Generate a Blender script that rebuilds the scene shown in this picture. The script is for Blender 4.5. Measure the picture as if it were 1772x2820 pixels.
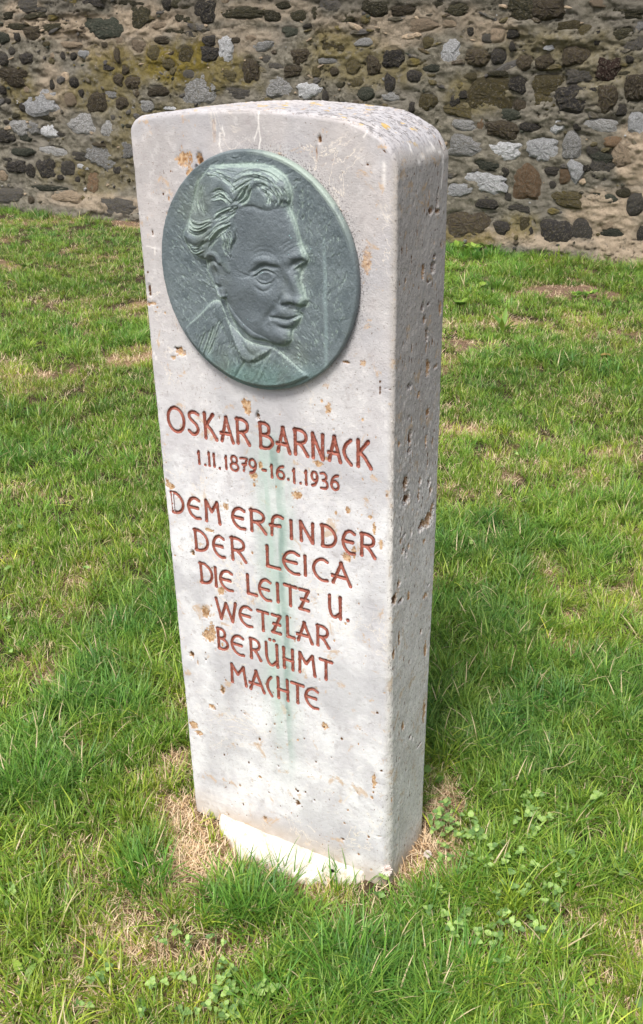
import bpy, math, random
import numpy as np
from mathutils import Vector, Matrix, Euler
for o in list(bpy.data.objects): bpy.data.objects.remove(o, do_unlink=True)
S = bpy.context.scene
COL = S.collection
random.seed(7)
RNG = np.random.default_rng(11)

# ------------------------------------------------------------------ camera, sky, sun
CAM = np.array([1.15194, -1.39286, 1.65004])
RT = np.array([0.87334177, 0.48673851, -0.01896773])
UP = np.array([-0.19975107, 0.39337933, 0.89741418])
FW = np.array([-0.44426755, 0.77996047, -0.44078114])
FPX = 2722.2
cd = bpy.data.cameras.new('camera'); cam = bpy.data.objects.new('camera', cd); COL.objects.link(cam)
m = Matrix.Identity(4)
for i in range(3):
    m[i][0] = RT[i]; m[i][1] = UP[i]; m[i][2] = -FW[i]; m[i][3] = CAM[i]
cam.matrix_world = m
cd.sensor_fit = 'VERTICAL'; cd.sensor_height = 36; cd.lens = 36 * FPX / 2820
cd.clip_start = 0.05; cd.clip_end = 2000
S.camera = cam
SUN_EL, SUN_AZ = math.radians(58), math.radians(6)      # azimuth measured from -y towards +x
sd = Vector((math.sin(SUN_AZ) * math.cos(SUN_EL), -math.cos(SUN_AZ) * math.cos(SUN_EL), math.sin(SUN_EL)))
w = bpy.data.worlds.new('World'); S.world = w; w.use_nodes = True
nt = w.node_tree; bg = nt.nodes['Background']
sky = nt.nodes.new('ShaderNodeTexSky'); sky.sky_type = 'NISHITA'; sky.sun_disc = False
sky.sun_elevation = SUN_EL; sky.sun_rotation = math.atan2(sd.x, sd.y)
sky.dust_density = 4; sky.air_density = 1.0; sky.ozone_density = 0.6
hs = nt.nodes.new('ShaderNodeHueSaturation'); hs.inputs['Saturation'].default_value = 0.55
nt.links.new(sky.outputs[0], hs.inputs['Color']); nt.links.new(hs.outputs[0], bg.inputs[0])
bg.inputs[1].default_value = 0.13
sl = bpy.data.lights.new('sun', 'SUN'); sl.energy = 2.5; sl.angle = math.radians(15); sl.color = (1, .96, .9)
so = bpy.data.objects.new('sun', sl); COL.objects.link(so); so.rotation_euler = sd.to_track_quat('Z', 'Y').to_euler()
S.view_settings.view_transform = 'Standard'; S.view_settings.look = 'None'
S.view_settings.exposure = 0.66; S.view_settings.gamma = 1; S.view_settings.use_curve_mapping = False
S.render.engine = 'CYCLES'

# ------------------------------------------------------------------ measuring helpers
def ray(X, Y): return FW + RT * (X - 886) / FPX - UP * (Y - 1410) / FPX
def onp(X, Y, ax, val):
    d = ray(X, Y); return CAM + d * ((val - CAM[ax]) / d[ax])
def gnd(X, Y, z=0.0): p = onp(X, Y, 2, z); return float(p[0]), float(p[1])

def _h(ix, iy, iz, s):
    n = (ix.astype(np.int64) * 73856093) ^ (iy.astype(np.int64) * 19349663) ^ (iz.astype(np.int64) * 83492791) ^ (s * 2654435761)
    n = (n ^ (n >> 13)) * 1274126177 & 0xffffffff
    n = (n ^ (n >> 16)) & 0xffffff
    return n / float(0xffffff)
def noise3(x, y, z, s=0):
    x, y, z = np.broadcast_arrays(np.asarray(x, float), np.asarray(y, float), np.asarray(z, float))
    fx, fy, fz = np.floor(x), np.floor(y), np.floor(z); tx, ty, tz = x - fx, y - fy, z - fz
    tx, ty, tz = [t * t * (3 - 2 * t) for t in (tx, ty, tz)]; r = 0
    for a in (0, 1):
        for b in (0, 1):
            for c in (0, 1):
                r = r + _h(fx + a, fy + b, fz + c, s) * (tx if a else 1 - tx) * (ty if b else 1 - ty) * (tz if c else 1 - tz)
    return r * 2 - 1
def noise2(x, y, s=0):
    x, y = np.broadcast_arrays(np.asarray(x, float), np.asarray(y, float))
    fx, fy = np.floor(x), np.floor(y); tx, ty = x - fx, y - fy
    tx, ty = tx * tx * (3 - 2 * tx), ty * ty * (3 - 2 * ty); z = fx * 0; r = 0
    for a in (0, 1):
        for b in (0, 1):
            r = r + _h(fx + a, fy + b, z, s) * (tx if a else 1 - tx) * (ty if b else 1 - ty)
    return r * 2 - 1
def fbm2(x, y, o=4, s=0):
    r = 0; a = .55
    for k in range(o): r = r + a * noise2(x * 2 ** k + 17.3 * k, y * 2 ** k + 5.1 * k, s + k); a *= .5
    return r
def sstep(a, b, x): t = np.clip((x - a) / (b - a), 0, 1); return t * t * (3 - 2 * t)
def segdist(px, py, pts):
    d = np.full(np.shape(px), 1e9)
    for (ax, ay), (bx, by) in zip(pts[:-1], pts[1:]):
        vx, vy = bx - ax, by - ay; L = vx * vx + vy * vy + 1e-12
        t = np.clip(((px - ax) * vx + (py - ay) * vy) / L, 0, 1)
        d = np.minimum(d, np.hypot(px - ax - t * vx, py - ay - t * vy))
    return d
def inpoly(px, py, pts):
    c = np.zeros(np.shape(px), bool); n = len(pts)
    for i in range(n):
        ax, ay = pts[i]; bx, by = pts[(i + 1) % n]
        if ay == by: continue
        k = ((ay > py) != (by > py)) & (px < (bx - ax) * (py - ay) / (by - ay) + ax); c ^= k
    return c
def smooth_curve(pts, n=8):
    pts = [np.array(p, float) for p in pts]
    if len(pts) < 3: return [tuple(p) for p in pts]
    P = [2 * pts[0] - pts[1]] + pts + [2 * pts[-1] - pts[-2]]; out = []
    for i in range(1, len(P) - 2):
        for k in range(n):
            t = k / n; a, b, c, d = P[i - 1], P[i], P[i + 1], P[i + 2]
            out.append(tuple(.5 * (2 * b + (c - a) * t + (2 * a - 5 * b + 4 * c - d) * t * t + (3 * b - a - 3 * c + d) * t ** 3)))
    out.append(tuple(pts[-1])); return out

def mesh_np(name, V, F, mat=None, smooth=True, attrs=None):
    """V (n,3), F (m,k) uniform face arrays or list of arrays"""
    me = bpy.data.meshes.new(name)
    Fs = F if isinstance(F, list) else [F]; Fs = [np.asarray(f) for f in Fs if len(f)]
    nl = sum(f.size for f in Fs); nf = sum(len(f) for f in Fs)
    me.vertices.add(len(V)); me.vertices.foreach_set('co', np.asarray(V, np.float32).ravel())
    me.loops.add(nl); me.loops.foreach_set('vertex_index', np.concatenate([f.ravel() for f in Fs]).astype(np.int32))
    st = np.concatenate([np.full(len(f), f.shape[1]) for f in Fs]); ls = np.concatenate([[0], np.cumsum(st)[:-1]])
    me.polygons.add(nf); me.polygons.foreach_set('loop_start', ls.astype(np.int32))
    me.polygons.foreach_set('use_smooth', np.full(nf, smooth))
    me.update(calc_edges=True); me.validate()
    for k, a in (attrs or {}).items():
        a = np.asarray(a, np.float32)
        if a.ndim == 1: at = me.attributes.new(k, 'FLOAT', 'POINT'); at.data.foreach_set('value', a)
        else:
            at = me.attributes.new(k, 'FLOAT_COLOR', 'POINT'); c = np.ones((len(V), 4), np.float32); c[:, :3] = a; at.data.foreach_set('color', c.ravel())
    if mat: me.materials.append(mat)
    return me
def link(name, me, parent=None, loc=None, **tags):
    o = bpy.data.objects.new(name, me); COL.objects.link(o)
    if parent: o.parent = parent
    if loc is not None: o.location = loc
    for k, v in tags.items(): o[k] = v
    return o
def empty(name, loc, label, cat, group=None, rz=0):
    o = bpy.data.objects.new(name, None); COL.objects.link(o); o.location = loc; o.rotation_euler.z = rz
    o.empty_display_size = .05; o['label'] = label; o['category'] = cat
    if group: o['group'] = group
    return o
def gridfaces(nu, nv, off=0):
    i = np.arange(nu - 1)[:, None] * nv + np.arange(nv - 1)[None, :] + off; i = i.ravel()
    return np.stack([i, i + nv, i + nv + 1, i + 1], 1)

# ------------------------------------------------------------------ materials
class NT:
    def __init__(s, name):
        s.m = bpy.data.materials.new(name); s.m.use_nodes = True; s.t = s.m.node_tree
        s.b = s.t.nodes['Principled BSDF']; s.out = s.t.nodes['Material Output']
        s.co = s.n('ShaderNodeTexCoord').outputs['Object']
    def n(s, typ, **kw):
        x = s.t.nodes.new(typ)
        for k, v in kw.items(): setattr(x, k, v)
        return x
    def l(s, a, b): s.t.links.new(a, b)
    def setin(s, node, k, v):
        if isinstance(v, (int, float, tuple, list)): node.inputs[k].default_value = tuple(v) + (1,) if isinstance(v, (tuple, list)) and len(v) == 3 and node.inputs[k].type == 'RGBA' else v
        else: s.l(v, node.inputs[k])
    def mapping(s, sc=(1, 1, 1), rot=(0, 0, 0), src=None):
        x = s.n('ShaderNodeMapping'); x.inputs['Scale'].default_value = sc; x.inputs['Rotation'].default_value = rot; s.l(src or s.co, x.inputs[0]); return x.outputs[0]
    def noise(s, scale, detail=4, rough=.6, vec=None, dist=0):
        x = s.n('ShaderNodeTexNoise'); x.inputs['Scale'].default_value = scale; x.inputs['Detail'].default_value = detail
        x.inputs['Roughness'].default_value = rough; x.inputs['Distortion'].default_value = dist; s.l(vec or s.co, x.inputs['Vector']); return x.outputs['Fac']
    def voro(s, scale, vec=None, feat='F1', out='Distance'):
        x = s.n('ShaderNodeTexVoronoi', feature=feat); x.inputs['Scale'].default_value = scale; s.l(vec or s.co, x.inputs['Vector']); return x.outputs[out]
    def ramp(s, fac, a, b, lo=0., hi=1.):
        x = s.n('ShaderNodeMapRange', interpolation_type='SMOOTHSTEP'); s.l(fac, x.inputs[0])
        for k, v in zip((1, 2, 3, 4), (a, b, lo, hi)): x.inputs[k].default_value = v
        return x.outputs[0]
    def mix(s, f, a, b, mode='MIX'):
        x = s.n('ShaderNodeMix', data_type='RGBA', blend_type=mode); s.setin(x, 0, f); s.setin(x, 6, a); s.setin(x, 7, b); return x.outputs[2]
    def math(s, op, a, b=0., c=0.):
        x = s.n('ShaderNodeMath', operation=op); s.setin(x, 0, a); s.setin(x, 1, b)
        if op == 'MULTIPLY_ADD': s.setin(x, 2, c)
        return x.outputs[0]
    def attr(s, name, typ='GEOMETRY', out='Fac'):
        x = s.n('ShaderNodeAttribute', attribute_type=typ, attribute_name=name); return x.outputs[out]
    def sep(s, v):
        x = s.n('ShaderNodeSeparateXYZ'); s.l(v, x.inputs[0]); return x.outputs
    def fin(s, col, rough=.85, bump=None, strength=.5, dist=.01, spec=.3, metal=0.):
        s.setin(s.b, 'Base Color', col); s.setin(s.b, 'Roughness', rough); s.b.inputs['Specular IOR Level'].default_value = spec
        s.setin(s.b, 'Metallic', metal)
        if bump is not None:
            x = s.n('ShaderNodeBump'); x.inputs['Strength'].default_value = strength; x.inputs['Distance'].default_value = dist
            s.l(bump, x.inputs['Height']); s.l(x.outputs[0], s.b.inputs['Normal'])
        return s.m

def mat_limestone():
    s = NT('weathered_limestone'); P = s.sep(s.co)
    cl = s.noise(9, 6, .65); cl2 = s.noise(3.2, 4, .5); fine = s.noise(320, 3, .7); med = s.noise(40, 5, .7)
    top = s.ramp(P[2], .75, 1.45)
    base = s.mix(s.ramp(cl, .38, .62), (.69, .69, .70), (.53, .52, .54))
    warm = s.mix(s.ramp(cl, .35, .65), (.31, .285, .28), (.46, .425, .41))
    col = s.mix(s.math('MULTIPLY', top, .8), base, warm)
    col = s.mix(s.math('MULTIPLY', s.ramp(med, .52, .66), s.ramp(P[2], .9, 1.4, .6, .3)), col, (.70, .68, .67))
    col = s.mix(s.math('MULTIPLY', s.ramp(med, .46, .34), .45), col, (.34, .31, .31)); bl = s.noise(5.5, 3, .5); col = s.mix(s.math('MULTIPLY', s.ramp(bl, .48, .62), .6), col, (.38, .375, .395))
    # ochre veins and speckles
    ov = s.noise(22, 8, .72, dist=.6)
    col = s.mix(s.math('MULTIPLY', s.ramp(ov, .58, .64), .65), col, (.50, .34, .20))
    vn = s.noise(7, 5, .6, dist=1.5); v1 = s.math('ABSOLUTE', s.math('SUBTRACT', vn, .5))
    vm = s.math('MULTIPLY', s.ramp(v1, .010, .003), s.ramp(s.noise(4, 2), .5, .6))
    col = s.mix(s.math('MULTIPLY', vm, .7), col, (.70, .64, .56))
    sp = s.noise(230, 4, .65); col = s.mix(s.math('MULTIPLY', s.math('MULTIPLY', s.ramp(sp, .60, .66), s.ramp(cl2, .38, .55)), .75), col, (.20, .15, .11))
    # verdigris run under the medallion
    x0 = s.math('ADD', P[0], s.math('MULTIPLY', s.math('SUBTRACT', s.noise(6, 3), .5), .05))
    dx = s.math('ABSOLUTE', s.math("SUBTRACT", x0, .256))
    run = s.math('MULTIPLY', s.ramp(dx, .062, .0), s.math('MULTIPLY', s.ramp(P[2], .12, .5), s.ramp(P[2], 1.02, .94)))
    run = s.math('MULTIPLY', run, s.ramp(P[1], .03, .01))
    rn = s.noise(1, 3, .6, vec=s.mapping((60, 60, 5)))
    col = s.mix(s.math('MULTIPLY', run, s.ramp(rn, .3, .62, .35, .95)), col, (.40, .50, .45))
    core = s.math('MULTIPLY', s.ramp(s.math('ABSOLUTE', s.math('SUBTRACT', s.math('ADD', x0, s.math('MULTIPLY', s.math('SUBTRACT', rn, .5), .03)), .268)), .014, .001), run)
    col = s.mix(s.math('MULTIPLY', core, s.ramp(s.noise(1, 3, .6, vec=s.mapping((9, 9, 9))), .35, .6, .15, .9)), col, (.22, .30, .27))
    # side face: grey weathering, dark specks getting denser upward
    side = s.ramp(P[0], .485, .5); sn = s.noise(1, 6, .75, vec=s.mapping((150, 150, 80)))
    up = s.ramp(P[2], .6, 1.45, .43, .72)
    thr = s.ramp(s.math('SUBTRACT', sn, up), .04, -.06, 0, 1)
    sidec = s.mix(s.ramp(s.noise(12, 5), .35, .65), (.54, .515, .475), (.68, .655, .615))
    sidec = s.mix(s.math('MULTIPLY', thr, .62), sidec, (.21, .185, .165))
    sidec = s.mix(s.math('MULTIPLY', s.ramp(sp, .56, .64), .7), sidec, (.13, .11, .09)); sidec = s.mix(s.math('MULTIPLY', s.ramp(s.noise(26, 6, .75, dist=.5), .56, .64), .6), sidec, (.42, .27, .12))
    col = s.mix(s.math('MULTIPLY', side, .85), col, sidec)
    # lichen on the top
    nz = s.sep(s.n('ShaderNodeNewGeometry').outputs['Normal'])[2]; upf = s.ramp(nz, .35, .8)
    ln = s.noise(1, 6, .75, vec=s.mapping((75, 130, 110))); lx = s.ramp(P[0], .1, .45, .25, .8)
    col = s.mix(s.math('MULTIPLY', upf, s.math('MULTIPLY', s.ramp(ln, .5, .58), lx)), col, (.13, .12, .115))
    col = s.mix(s.math('MULTIPLY', upf, s.math('MULTIPLY', s.ramp(s.noise(30, 4), .6, .66), .8)), col, (.50, .33, .08))
    # black specks hugging the medallion rim on the right and above
    lic = s.attr('lichen'); col = s.mix(s.math('MULTIPLY', lic, s.ramp(s.noise(330, 3, .6), .52, .60, 0, .85)), col, (.05, .04, .045))
    wv = s.attr('vein'); col = s.mix(wv, col, (.80, .77, .73))
    # holes
    pit = s.attr('pit'); och = s.attr('ochre')
    oc = s.mix(s.ramp(s.noise(150, 5, .7), .35, .65), (.26, .13, .05), (.60, .42, .26))
    col = s.mix(s.math('MULTIPLY', s.ramp(och, .12, .75), s.ramp(s.noise(110, 4, .7), .25, .5, .35, 1.)), col, oc)
    col = s.mix(s.ramp(pit, .12, .6), col, (.10, .050, .024))
    bot = s.math('MULTIPLY', s.ramp(P[2], .10, -.01), s.ramp(cl, .3, .6, .25, .8)); col = s.mix(bot, col, (.42, .33, .24))
    bh = s.math('ADD', s.math('MULTIPLY', fine, .7), s.math('MULTIPLY', med, .35))
    bh = s.math('ADD', bh, s.math('MULTIPLY', s.ramp(sp, .60, .74), -.7))
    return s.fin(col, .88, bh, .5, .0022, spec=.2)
def mat_paint():
    s = NT('red_brown_paint'); n = s.noise(130, 5, .7)
    c = s.mix(s.ramp(n, .35, .65), (.21, .062, .042), (.33, .115, .082))
    c = s.mix(s.math('MULTIPLY', s.ramp(s.noise(260, 2), .63, .70), .9), c, (.07, .045, .035))
    c = s.mix(s.math('MULTIPLY', s.ramp(s.noise(90, 4), .66, .72), .7), c, (.5, .44, .40))
    return s.fin(c, .7, n, .4, .002)
def mat_bronze():
    s = NT('patinated_bronze'); h = s.attr('cav'); n = s.noise(28, 6, .7); f = s.noise(330, 3, .7)
    c = s.mix(s.ramp(n, .3, .7), (.100, .128, .140), (.160, .195, .208))
    sm = s.attr('smoothm'); c = s.mix(s.math('MULTIPLY', sm, .5), c, (.115, .135, .155))
    c = s.mix(s.ramp(s.math('ADD', h, s.math('MULTIPLY', s.math('SUBTRACT', f, .5), 1.0)), .25, 1.0, 0, .85), c, (.30, .38, .34))
    c = s.mix(s.math('MULTIPLY', s.ramp(s.noise(9, 5, .6), .5, .66), .3), c, (.17, .20, .15))
    P = s.sep(s.co); g = s.math('MULTIPLY', s.ramp(P[2], 1.16, 1.098), s.ramp(s.noise(14, 4), .35, .6))
    c = s.mix(s.math('MULTIPLY', g, .55), c, (.11, .22, .195))
    c = s.mix(s.math('MULTIPLY', s.attr('rimlight'), s.ramp(s.noise(40, 4), .2, .5)), c, (.33, .40, .35))  # light from above on the upper right rim, painted as a paler colour
    v = s.voro(85); c = s.mix(s.math('MULTIPLY', s.ramp(v, .09, .05), s.ramp(s.noise(60, 1), .58, .6)), c, (.32, .52, .52))
    ru = s.math('ABSOLUTE', s.math('SUBTRACT', s.math('ADD', P[0], s.math('MULTIPLY', s.noise(5), .02)), .392))
    c = s.mix(s.math('MULTIPLY', s.ramp(ru, .006, .001), s.math('MULTIPLY', s.ramp(P[2], 1.38, 1.3), .35)), c, (.32, .42, .42))
    st = s.noise(1, 4, .7, vec=s.mapping((420, 1, 90), (0, .35, 0)))
    return s.fin(c, .46, s.math('ADD', f, s.math('MULTIPLY', st, 1.2)), .6, .0022, spec=.5, metal=.12)
def mat_concrete():
    s = NT('pale_footing_mortar'); n = s.noise(25, 6, .7)
    c = s.mix(s.ramp(n, .35, .65), (.62, .57, .49), (.80, .77, .70))
    c = s.mix(s.math('MULTIPLY', s.ramp(s.noise(60, 5, .7), .54, .66), .6), c, (.46, .34, .22)); P = s.sep(s.co)
    c = s.mix(s.math('MULTIPLY', s.ramp(P[2], .012, -.004), s.ramp(s.noise(35, 5), .3, .55)), c, (.30, .21, .13))
    return s.fin(c, .9, s.noise(90, 6, .75), .8, .006)
def mat_mortar():
    s = NT('wall_mortar'); n = s.noise(14, 8, .75); f = s.noise(60, 6, .8); b = s.noise(2.2, 5, .6)
    c = s.mix(s.ramp(n, .32, .66), (.108, .098, .074), (.250, .228, .182))
    c = s.mix(s.math('MULTIPLY', s.ramp(b, .45, .62), .5), c, (.205, .187, .160))
    tan = s.attr('tan'); c = s.mix(s.math('MULTIPLY', tan, s.ramp(n, .25, .5)), c, s.mix(f, (.30, .23, .16), (.50, .41, .31)))
    yl = s.attr('yellow'); c = s.mix(s.math('MULTIPLY', yl, s.ramp(s.noise(18, 6, .7), .30, .52)), c, s.mix(f, (.10, .075, .018), (.235, .185, .04)))
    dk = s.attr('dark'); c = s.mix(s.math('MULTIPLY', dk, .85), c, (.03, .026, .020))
    c = s.mix(s.math('MULTIPLY', s.ramp(f, .44, .30), .6), c, (.035, .030, .024))
    c = s.mix(s.math('MULTIPLY', s.ramp(s.noise(38, 4, .7), .66, .70), .6), c, (.38, .36, .33))
    return s.fin(c, .95, s.math('ADD', n, s.math('MULTIPLY', f, .6)), 1.0, .03, spec=.15)
def mat_stone(name, a, b, streak=None, sp=.2, moss=0.):
    s = NT(name); oi = s.n('ShaderNodeObjectInfo')
    off = s.n('ShaderNodeVectorMath', operation='ADD'); s.l(s.co, off.inputs[0]); cx = s.n('ShaderNodeCombineXYZ')
    r9 = s.math('MULTIPLY', oi.outputs['Random'], 37.)
    for i in range(3): s.l(r9, cx.inputs[i])
    s.l(cx.outputs[0], off.inputs[1]); v = off.outputs[0]
    n = s.noise(16, 6, .7, vec=v); f = s.noise(70, 5, .75, vec=v)
    c = s.mix(s.ramp(n, .3, .7), a, b)
    if streak: 
        k = s.noise(1, 6, .7, vec=s.mapping((14, 14, 50), (0, .5, 0), v)); c = s.mix(s.ramp(k, .47, .60), c, streak)
    c = s.mix(s.math('MULTIPLY', s.ramp(f, .42, .30), .6), c, tuple(x * .35 for x in a))
    if moss: c = s.mix(s.math('MULTIPLY', s.ramp(s.noise(9, 5, .7, vec=v), .47, .6), moss), c, (.12, .095, .03))
    c = s.mix(s.math('MULTIPLY', s.ramp(s.noise(55, 2, vec=v), .68, .72), sp), c, (.42, .41, .38))
    sm = s.math('MULTIPLY', s.ramp(s.noise(11, 6, .7, vec=v), .53, .62), .75 if sp else .35); c0 = s.mix(f, (.10, .088, .064), (.25, .225, .18))
    vr = s.n('ShaderNodeHueSaturation'); s.l(c, vr.inputs['Color']); s.l(s.ramp(oi.outputs['Random'], 0, 1, .7, 1.3), vr.inputs['Value'])
    return s.fin(s.mix(sm, vr.outputs[0], c0), .9, s.math('ADD', n, f), 1., .018, spec=.2)
M = {}
M['lime'] = mat_limestone(); M['paint'] = mat_paint(); M['bronze'] = mat_bronze(); M['conc'] = mat_concrete(); M['mortar'] = mat_mortar()
M['k'] = mat_stone('dark_basalt', (.022, .021, .023), (.050, .046, .046), moss=.25)
M['b'] = mat_stone('brown_basalt', (.042, .033, .026), (.085, .068, .050), moss=.4)
M['o'] = mat_stone('mossy_olive_stone', (.055, .046, .024), (.11, .092, .052), moss=.8)
M['r'] = mat_stone('reddish_basalt', (.045, .024, .020), (.08, .05, .038))
M['w'] = mat_stone('white_quartzite', (.26, .26, .262), (.52, .52, .53), (.78, .79, .82), 0)
M['g'] = mat_stone('pale_grey_stone', (.15, .145, .140), (.27, .265, .25), (.50, .50, .51), .1)
M['s'] = mat_stone('green_grey_slate', (.040, .048, .036), (.085, .092, .070), (.035, .038, .028), .1)
M['d'] = mat_stone('dark_mossy_slate', (.030, .030, .018), (.065, .060, .038), (.022, .021, .015), .2, .3)
M['t'] = mat_stone('tan_sandstone', (.22, .17, .12), (.36, .28, .20), None, .1)
M['a'] = mat_stone('orange_brown_stone', (.14, .080, .038), (.25, .155, .085), (.20, .16, .12), .1)
M['G'] = mat_stone('grey_basalt', (.060, .056, .054), (.115, .108, .102), None, .3, .3)

# ------------------------------------------------------------------ ground
GX0, GX1, GY0, GY1 = -9.0, 4.5, -3.0, 6.6
def gz(x, y):
    x = np.asarray(x, float); y = np.asarray(y, float)
    h = .018 * fbm2(x * 2.1, y * 2.1, 3, 5) + .006 * noise2(x * 13, y * 13, 9)
    near = np.exp(-((x - .25) ** 2 + (y - .05) ** 2) / .35)
    h = h * (1 - near * .8)
    ed = np.minimum(np.minimum(x - GX0, GX1 - x), np.minimum(y - GY0, GY1 - y))
    return h * sstep(0, .6, ed)
# patches: (px, py, radius m along x, along y, kind, strength)
PATCH = []
def patch(X, Y, rx, ry, kind, s=1.): x, y = gnd(X, Y); PATCH.append((x, y, rx, ry, kind, s))
for a in [(590, 2320, .12, .085, 'dry', 1.5), (640, 2370, .08, .05, 'dry', 1.4), (500, 2230, .09, .06, 'dry', 1.3), (555, 2430, .06, .08, 'dry', 1.1), (980, 2480, .12, .04, 'dry', .4),
          (1190, 2340, .10, .11, 'dry', 1.5), (1190, 2180, .05, .08, 'dry', 1.1), (480, 2110, .06, .09, 'dry', .9), (760, 2425, .22, .035, 'dry', 1.2),
          (230, 1340, .22, .22, 'dry', .22), (120, 1050, .5, .3, 'dry', .5), (270, 850, .8, .25, 'dry', .62), (380, 980, .25, .22, 'dry', 1.3), (60, 1060, .35, .15, 'dry', .8),
          (1560, 805, .38, .18, 'bare', 1.3), (1290, 955, .24, .13, 'bare', 1.0), (1260, 1190, .17, .16, 'dry', .85), (1520, 1220, .2, .12, 'dry', .7),
          (1440, 1020, .15, .1, 'dry', .6), (150, 1830, .12, .09, 'dry', .6), (160, 1660, .22, .14, 'dry', .5), (330, 610, .9, .15, 'bare', 1.1), (200, 590, .5, .12, 'bare', .7),
          (1600, 720, .5, .12, 'bare', .6), (1700, 725, .4, .10, 'bare', .9), (1650, 1130, .3, .2, 'dry', .4), (1250, 700, .6, .1, 'lush', 1), (1500, 700, .5, .1, 'lush', .9),
          (1450, 2560, .12, .08, 'dry', .45), (1700, 2620, .15, .12, 'dry', .6), (1600, 2770, .2, .05, 'dry', .6), (350, 2620, .10, .05, 'dry', .3),
          (1530, 1560, .12, .1, 'dry', .5), (1500, 1800, .12, .08, 'dry', .4), (1560, 860, .3, .1, 'dry', .4), (1400, 880, .2, .1, 'dry', .3), (90, 1900, .1, .05, 'dry', .3),
          (400, 1680, .18, .22, 'lush', 1), (300, 1900, .16, .14, 'lush', .9), (80, 2100, .16, .16, 'lush', .9), (430, 2380, .07, .06, 'lush', 1.2), (680, 2500, .08, .045, 'lush', 1.4),
          (1000, 2620, .2, .08, 'lush', 1), (1250, 1950, .13, .2, 'lush', 1.1), (1450, 2060, .2, .14, 'lush', 1.1), (1650, 1950, .2, .16, 'lush', .8), (200, 660, 1.2, .2, 'lush', .7),
          (1300, 1500, .2, .2, 'lush', .7), (1300, 1700, .2, .16, 'lush', .8), (150, 1250, .4, .12, 'lush', .4), (1250, 1060, .2, .1, 'lush', .5), (1600, 1020, .5, .12, 'lush', .4), (1250, 780, .6, .12, 'lush', .5), (60, 2480, .1, .08, 'lush', .5)]:
    patch(*a)
def fields(x, y):
    wx = x + .10 * fbm2(x * 3, y * 3, 3, 21); wy = y + .10 * fbm2(x * 3, y * 3, 3, 31)
    fl = {k: np.zeros(np.shape(x)) for k in ('dry', 'bare', 'lush')}
    for (px, py, rx, ry, kind, st) in PATCH:
        d = np.hypot((wx - px) / rx, (wy - py) / ry); fl[kind] = np.maximum(fl[kind], st * (1 - sstep(.45, 1.35, d)))
    n = fbm2(x * 2.6, y * 2.6, 4, 41); n2 = fbm2(x * 7, y * 7, 3, 51)
    fl['dry'] = fl['dry'] * (1 - .35 * sstep(.8, 2., y)) + .6 * sstep(.08, .5, n + .45 * n2) * (1 - np.clip(fl['lush'], 0, 1))
    fl['lush'] = fl['lush'] + .35 * sstep(4.6, 5.6, y + .4 * n) * (fl['bare'] < .4) + .5 * sstep(.1, .5, fbm2(x * 1.9 + 7, y * 1.9, 3, 61)) * (1 - np.clip(fl['dry'], 0, 1))
    return fl
def build_ground():
    nx, ny = 420, 320
    xs = np.linspace(GX0, GX1, nx); ys = np.linspace(GY0, GY1, ny); X, Y = np.meshgrid(xs, ys, indexing='ij')
    Z = gz(X, Y); fl = fields(X, Y)
    V = np.stack([X.ravel(), Y.ravel(), Z.ravel()], 1); F = gridfaces(nx, ny)
    at_d = np.clip(fl['dry'] + fl['bare'], 0, 1.3).ravel(); at_b = fl['bare'].ravel()
    # skirt out to the horizon
    R = 900; o = len(V)
    V2 = [(GX0, GY0, 0), (GX1, GY0, 0), (GX1, GY1, 0), (GX0, GY1, 0), (-R, -R, 0), (R, -R, 0), (R, R, 0), (-R, R, 0)]
    F2 = np.array([(0, 4, 5, 1), (1, 5, 6, 2), (2, 6, 7, 3), (3, 7, 4, 0)]) + o
    V = np.vstack([V, V2]); z8 = np.zeros(8)
    s = NT('soil_and_thatch'); n = s.noise(40, 8, .8); st = s.noise(1, 5, .8, vec=s.mapping((160, 40, 1), (0, 0, .6))); st2 = s.noise(1, 5, .8, vec=s.mapping((40, 160, 1), (0, 0, .5)))
    th = s.math('MAXIMUM', st, st2)
    soil = s.mix(s.ramp(n, .3, .7), (.028, .021, .013), (.09, .065, .042))
    dry = s.mix(s.ramp(th, .48, .66), (.20, .125, .07), (.60, .43, .27))
    bare = s.mix(s.ramp(n, .3, .7), (.12, .078, .052), (.27, .18, .125))
    c = s.mix(s.ramp(s.attr('dry'), .2, .9), soil, dry); c = s.mix(s.ramp(s.attr('bare'), .5, .9), c, bare)
    far = s.ramp(s.n('ShaderNodeCameraData').outputs['View Distance'], 1e6, 1e7) if False else None
    mt = s.fin(c, .95, s.math('ADD', n, th), .8, .015, spec=.1)
    me = mesh_np('lawn_ground', V, [F, F2], mt, True, {'dry': np.concatenate([at_d, z8]), 'bare': np.concatenate([at_b, z8])})
    link('ground', me, kind='structure', label='brown soil and straw thatch under the lawn')
build_ground()

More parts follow.
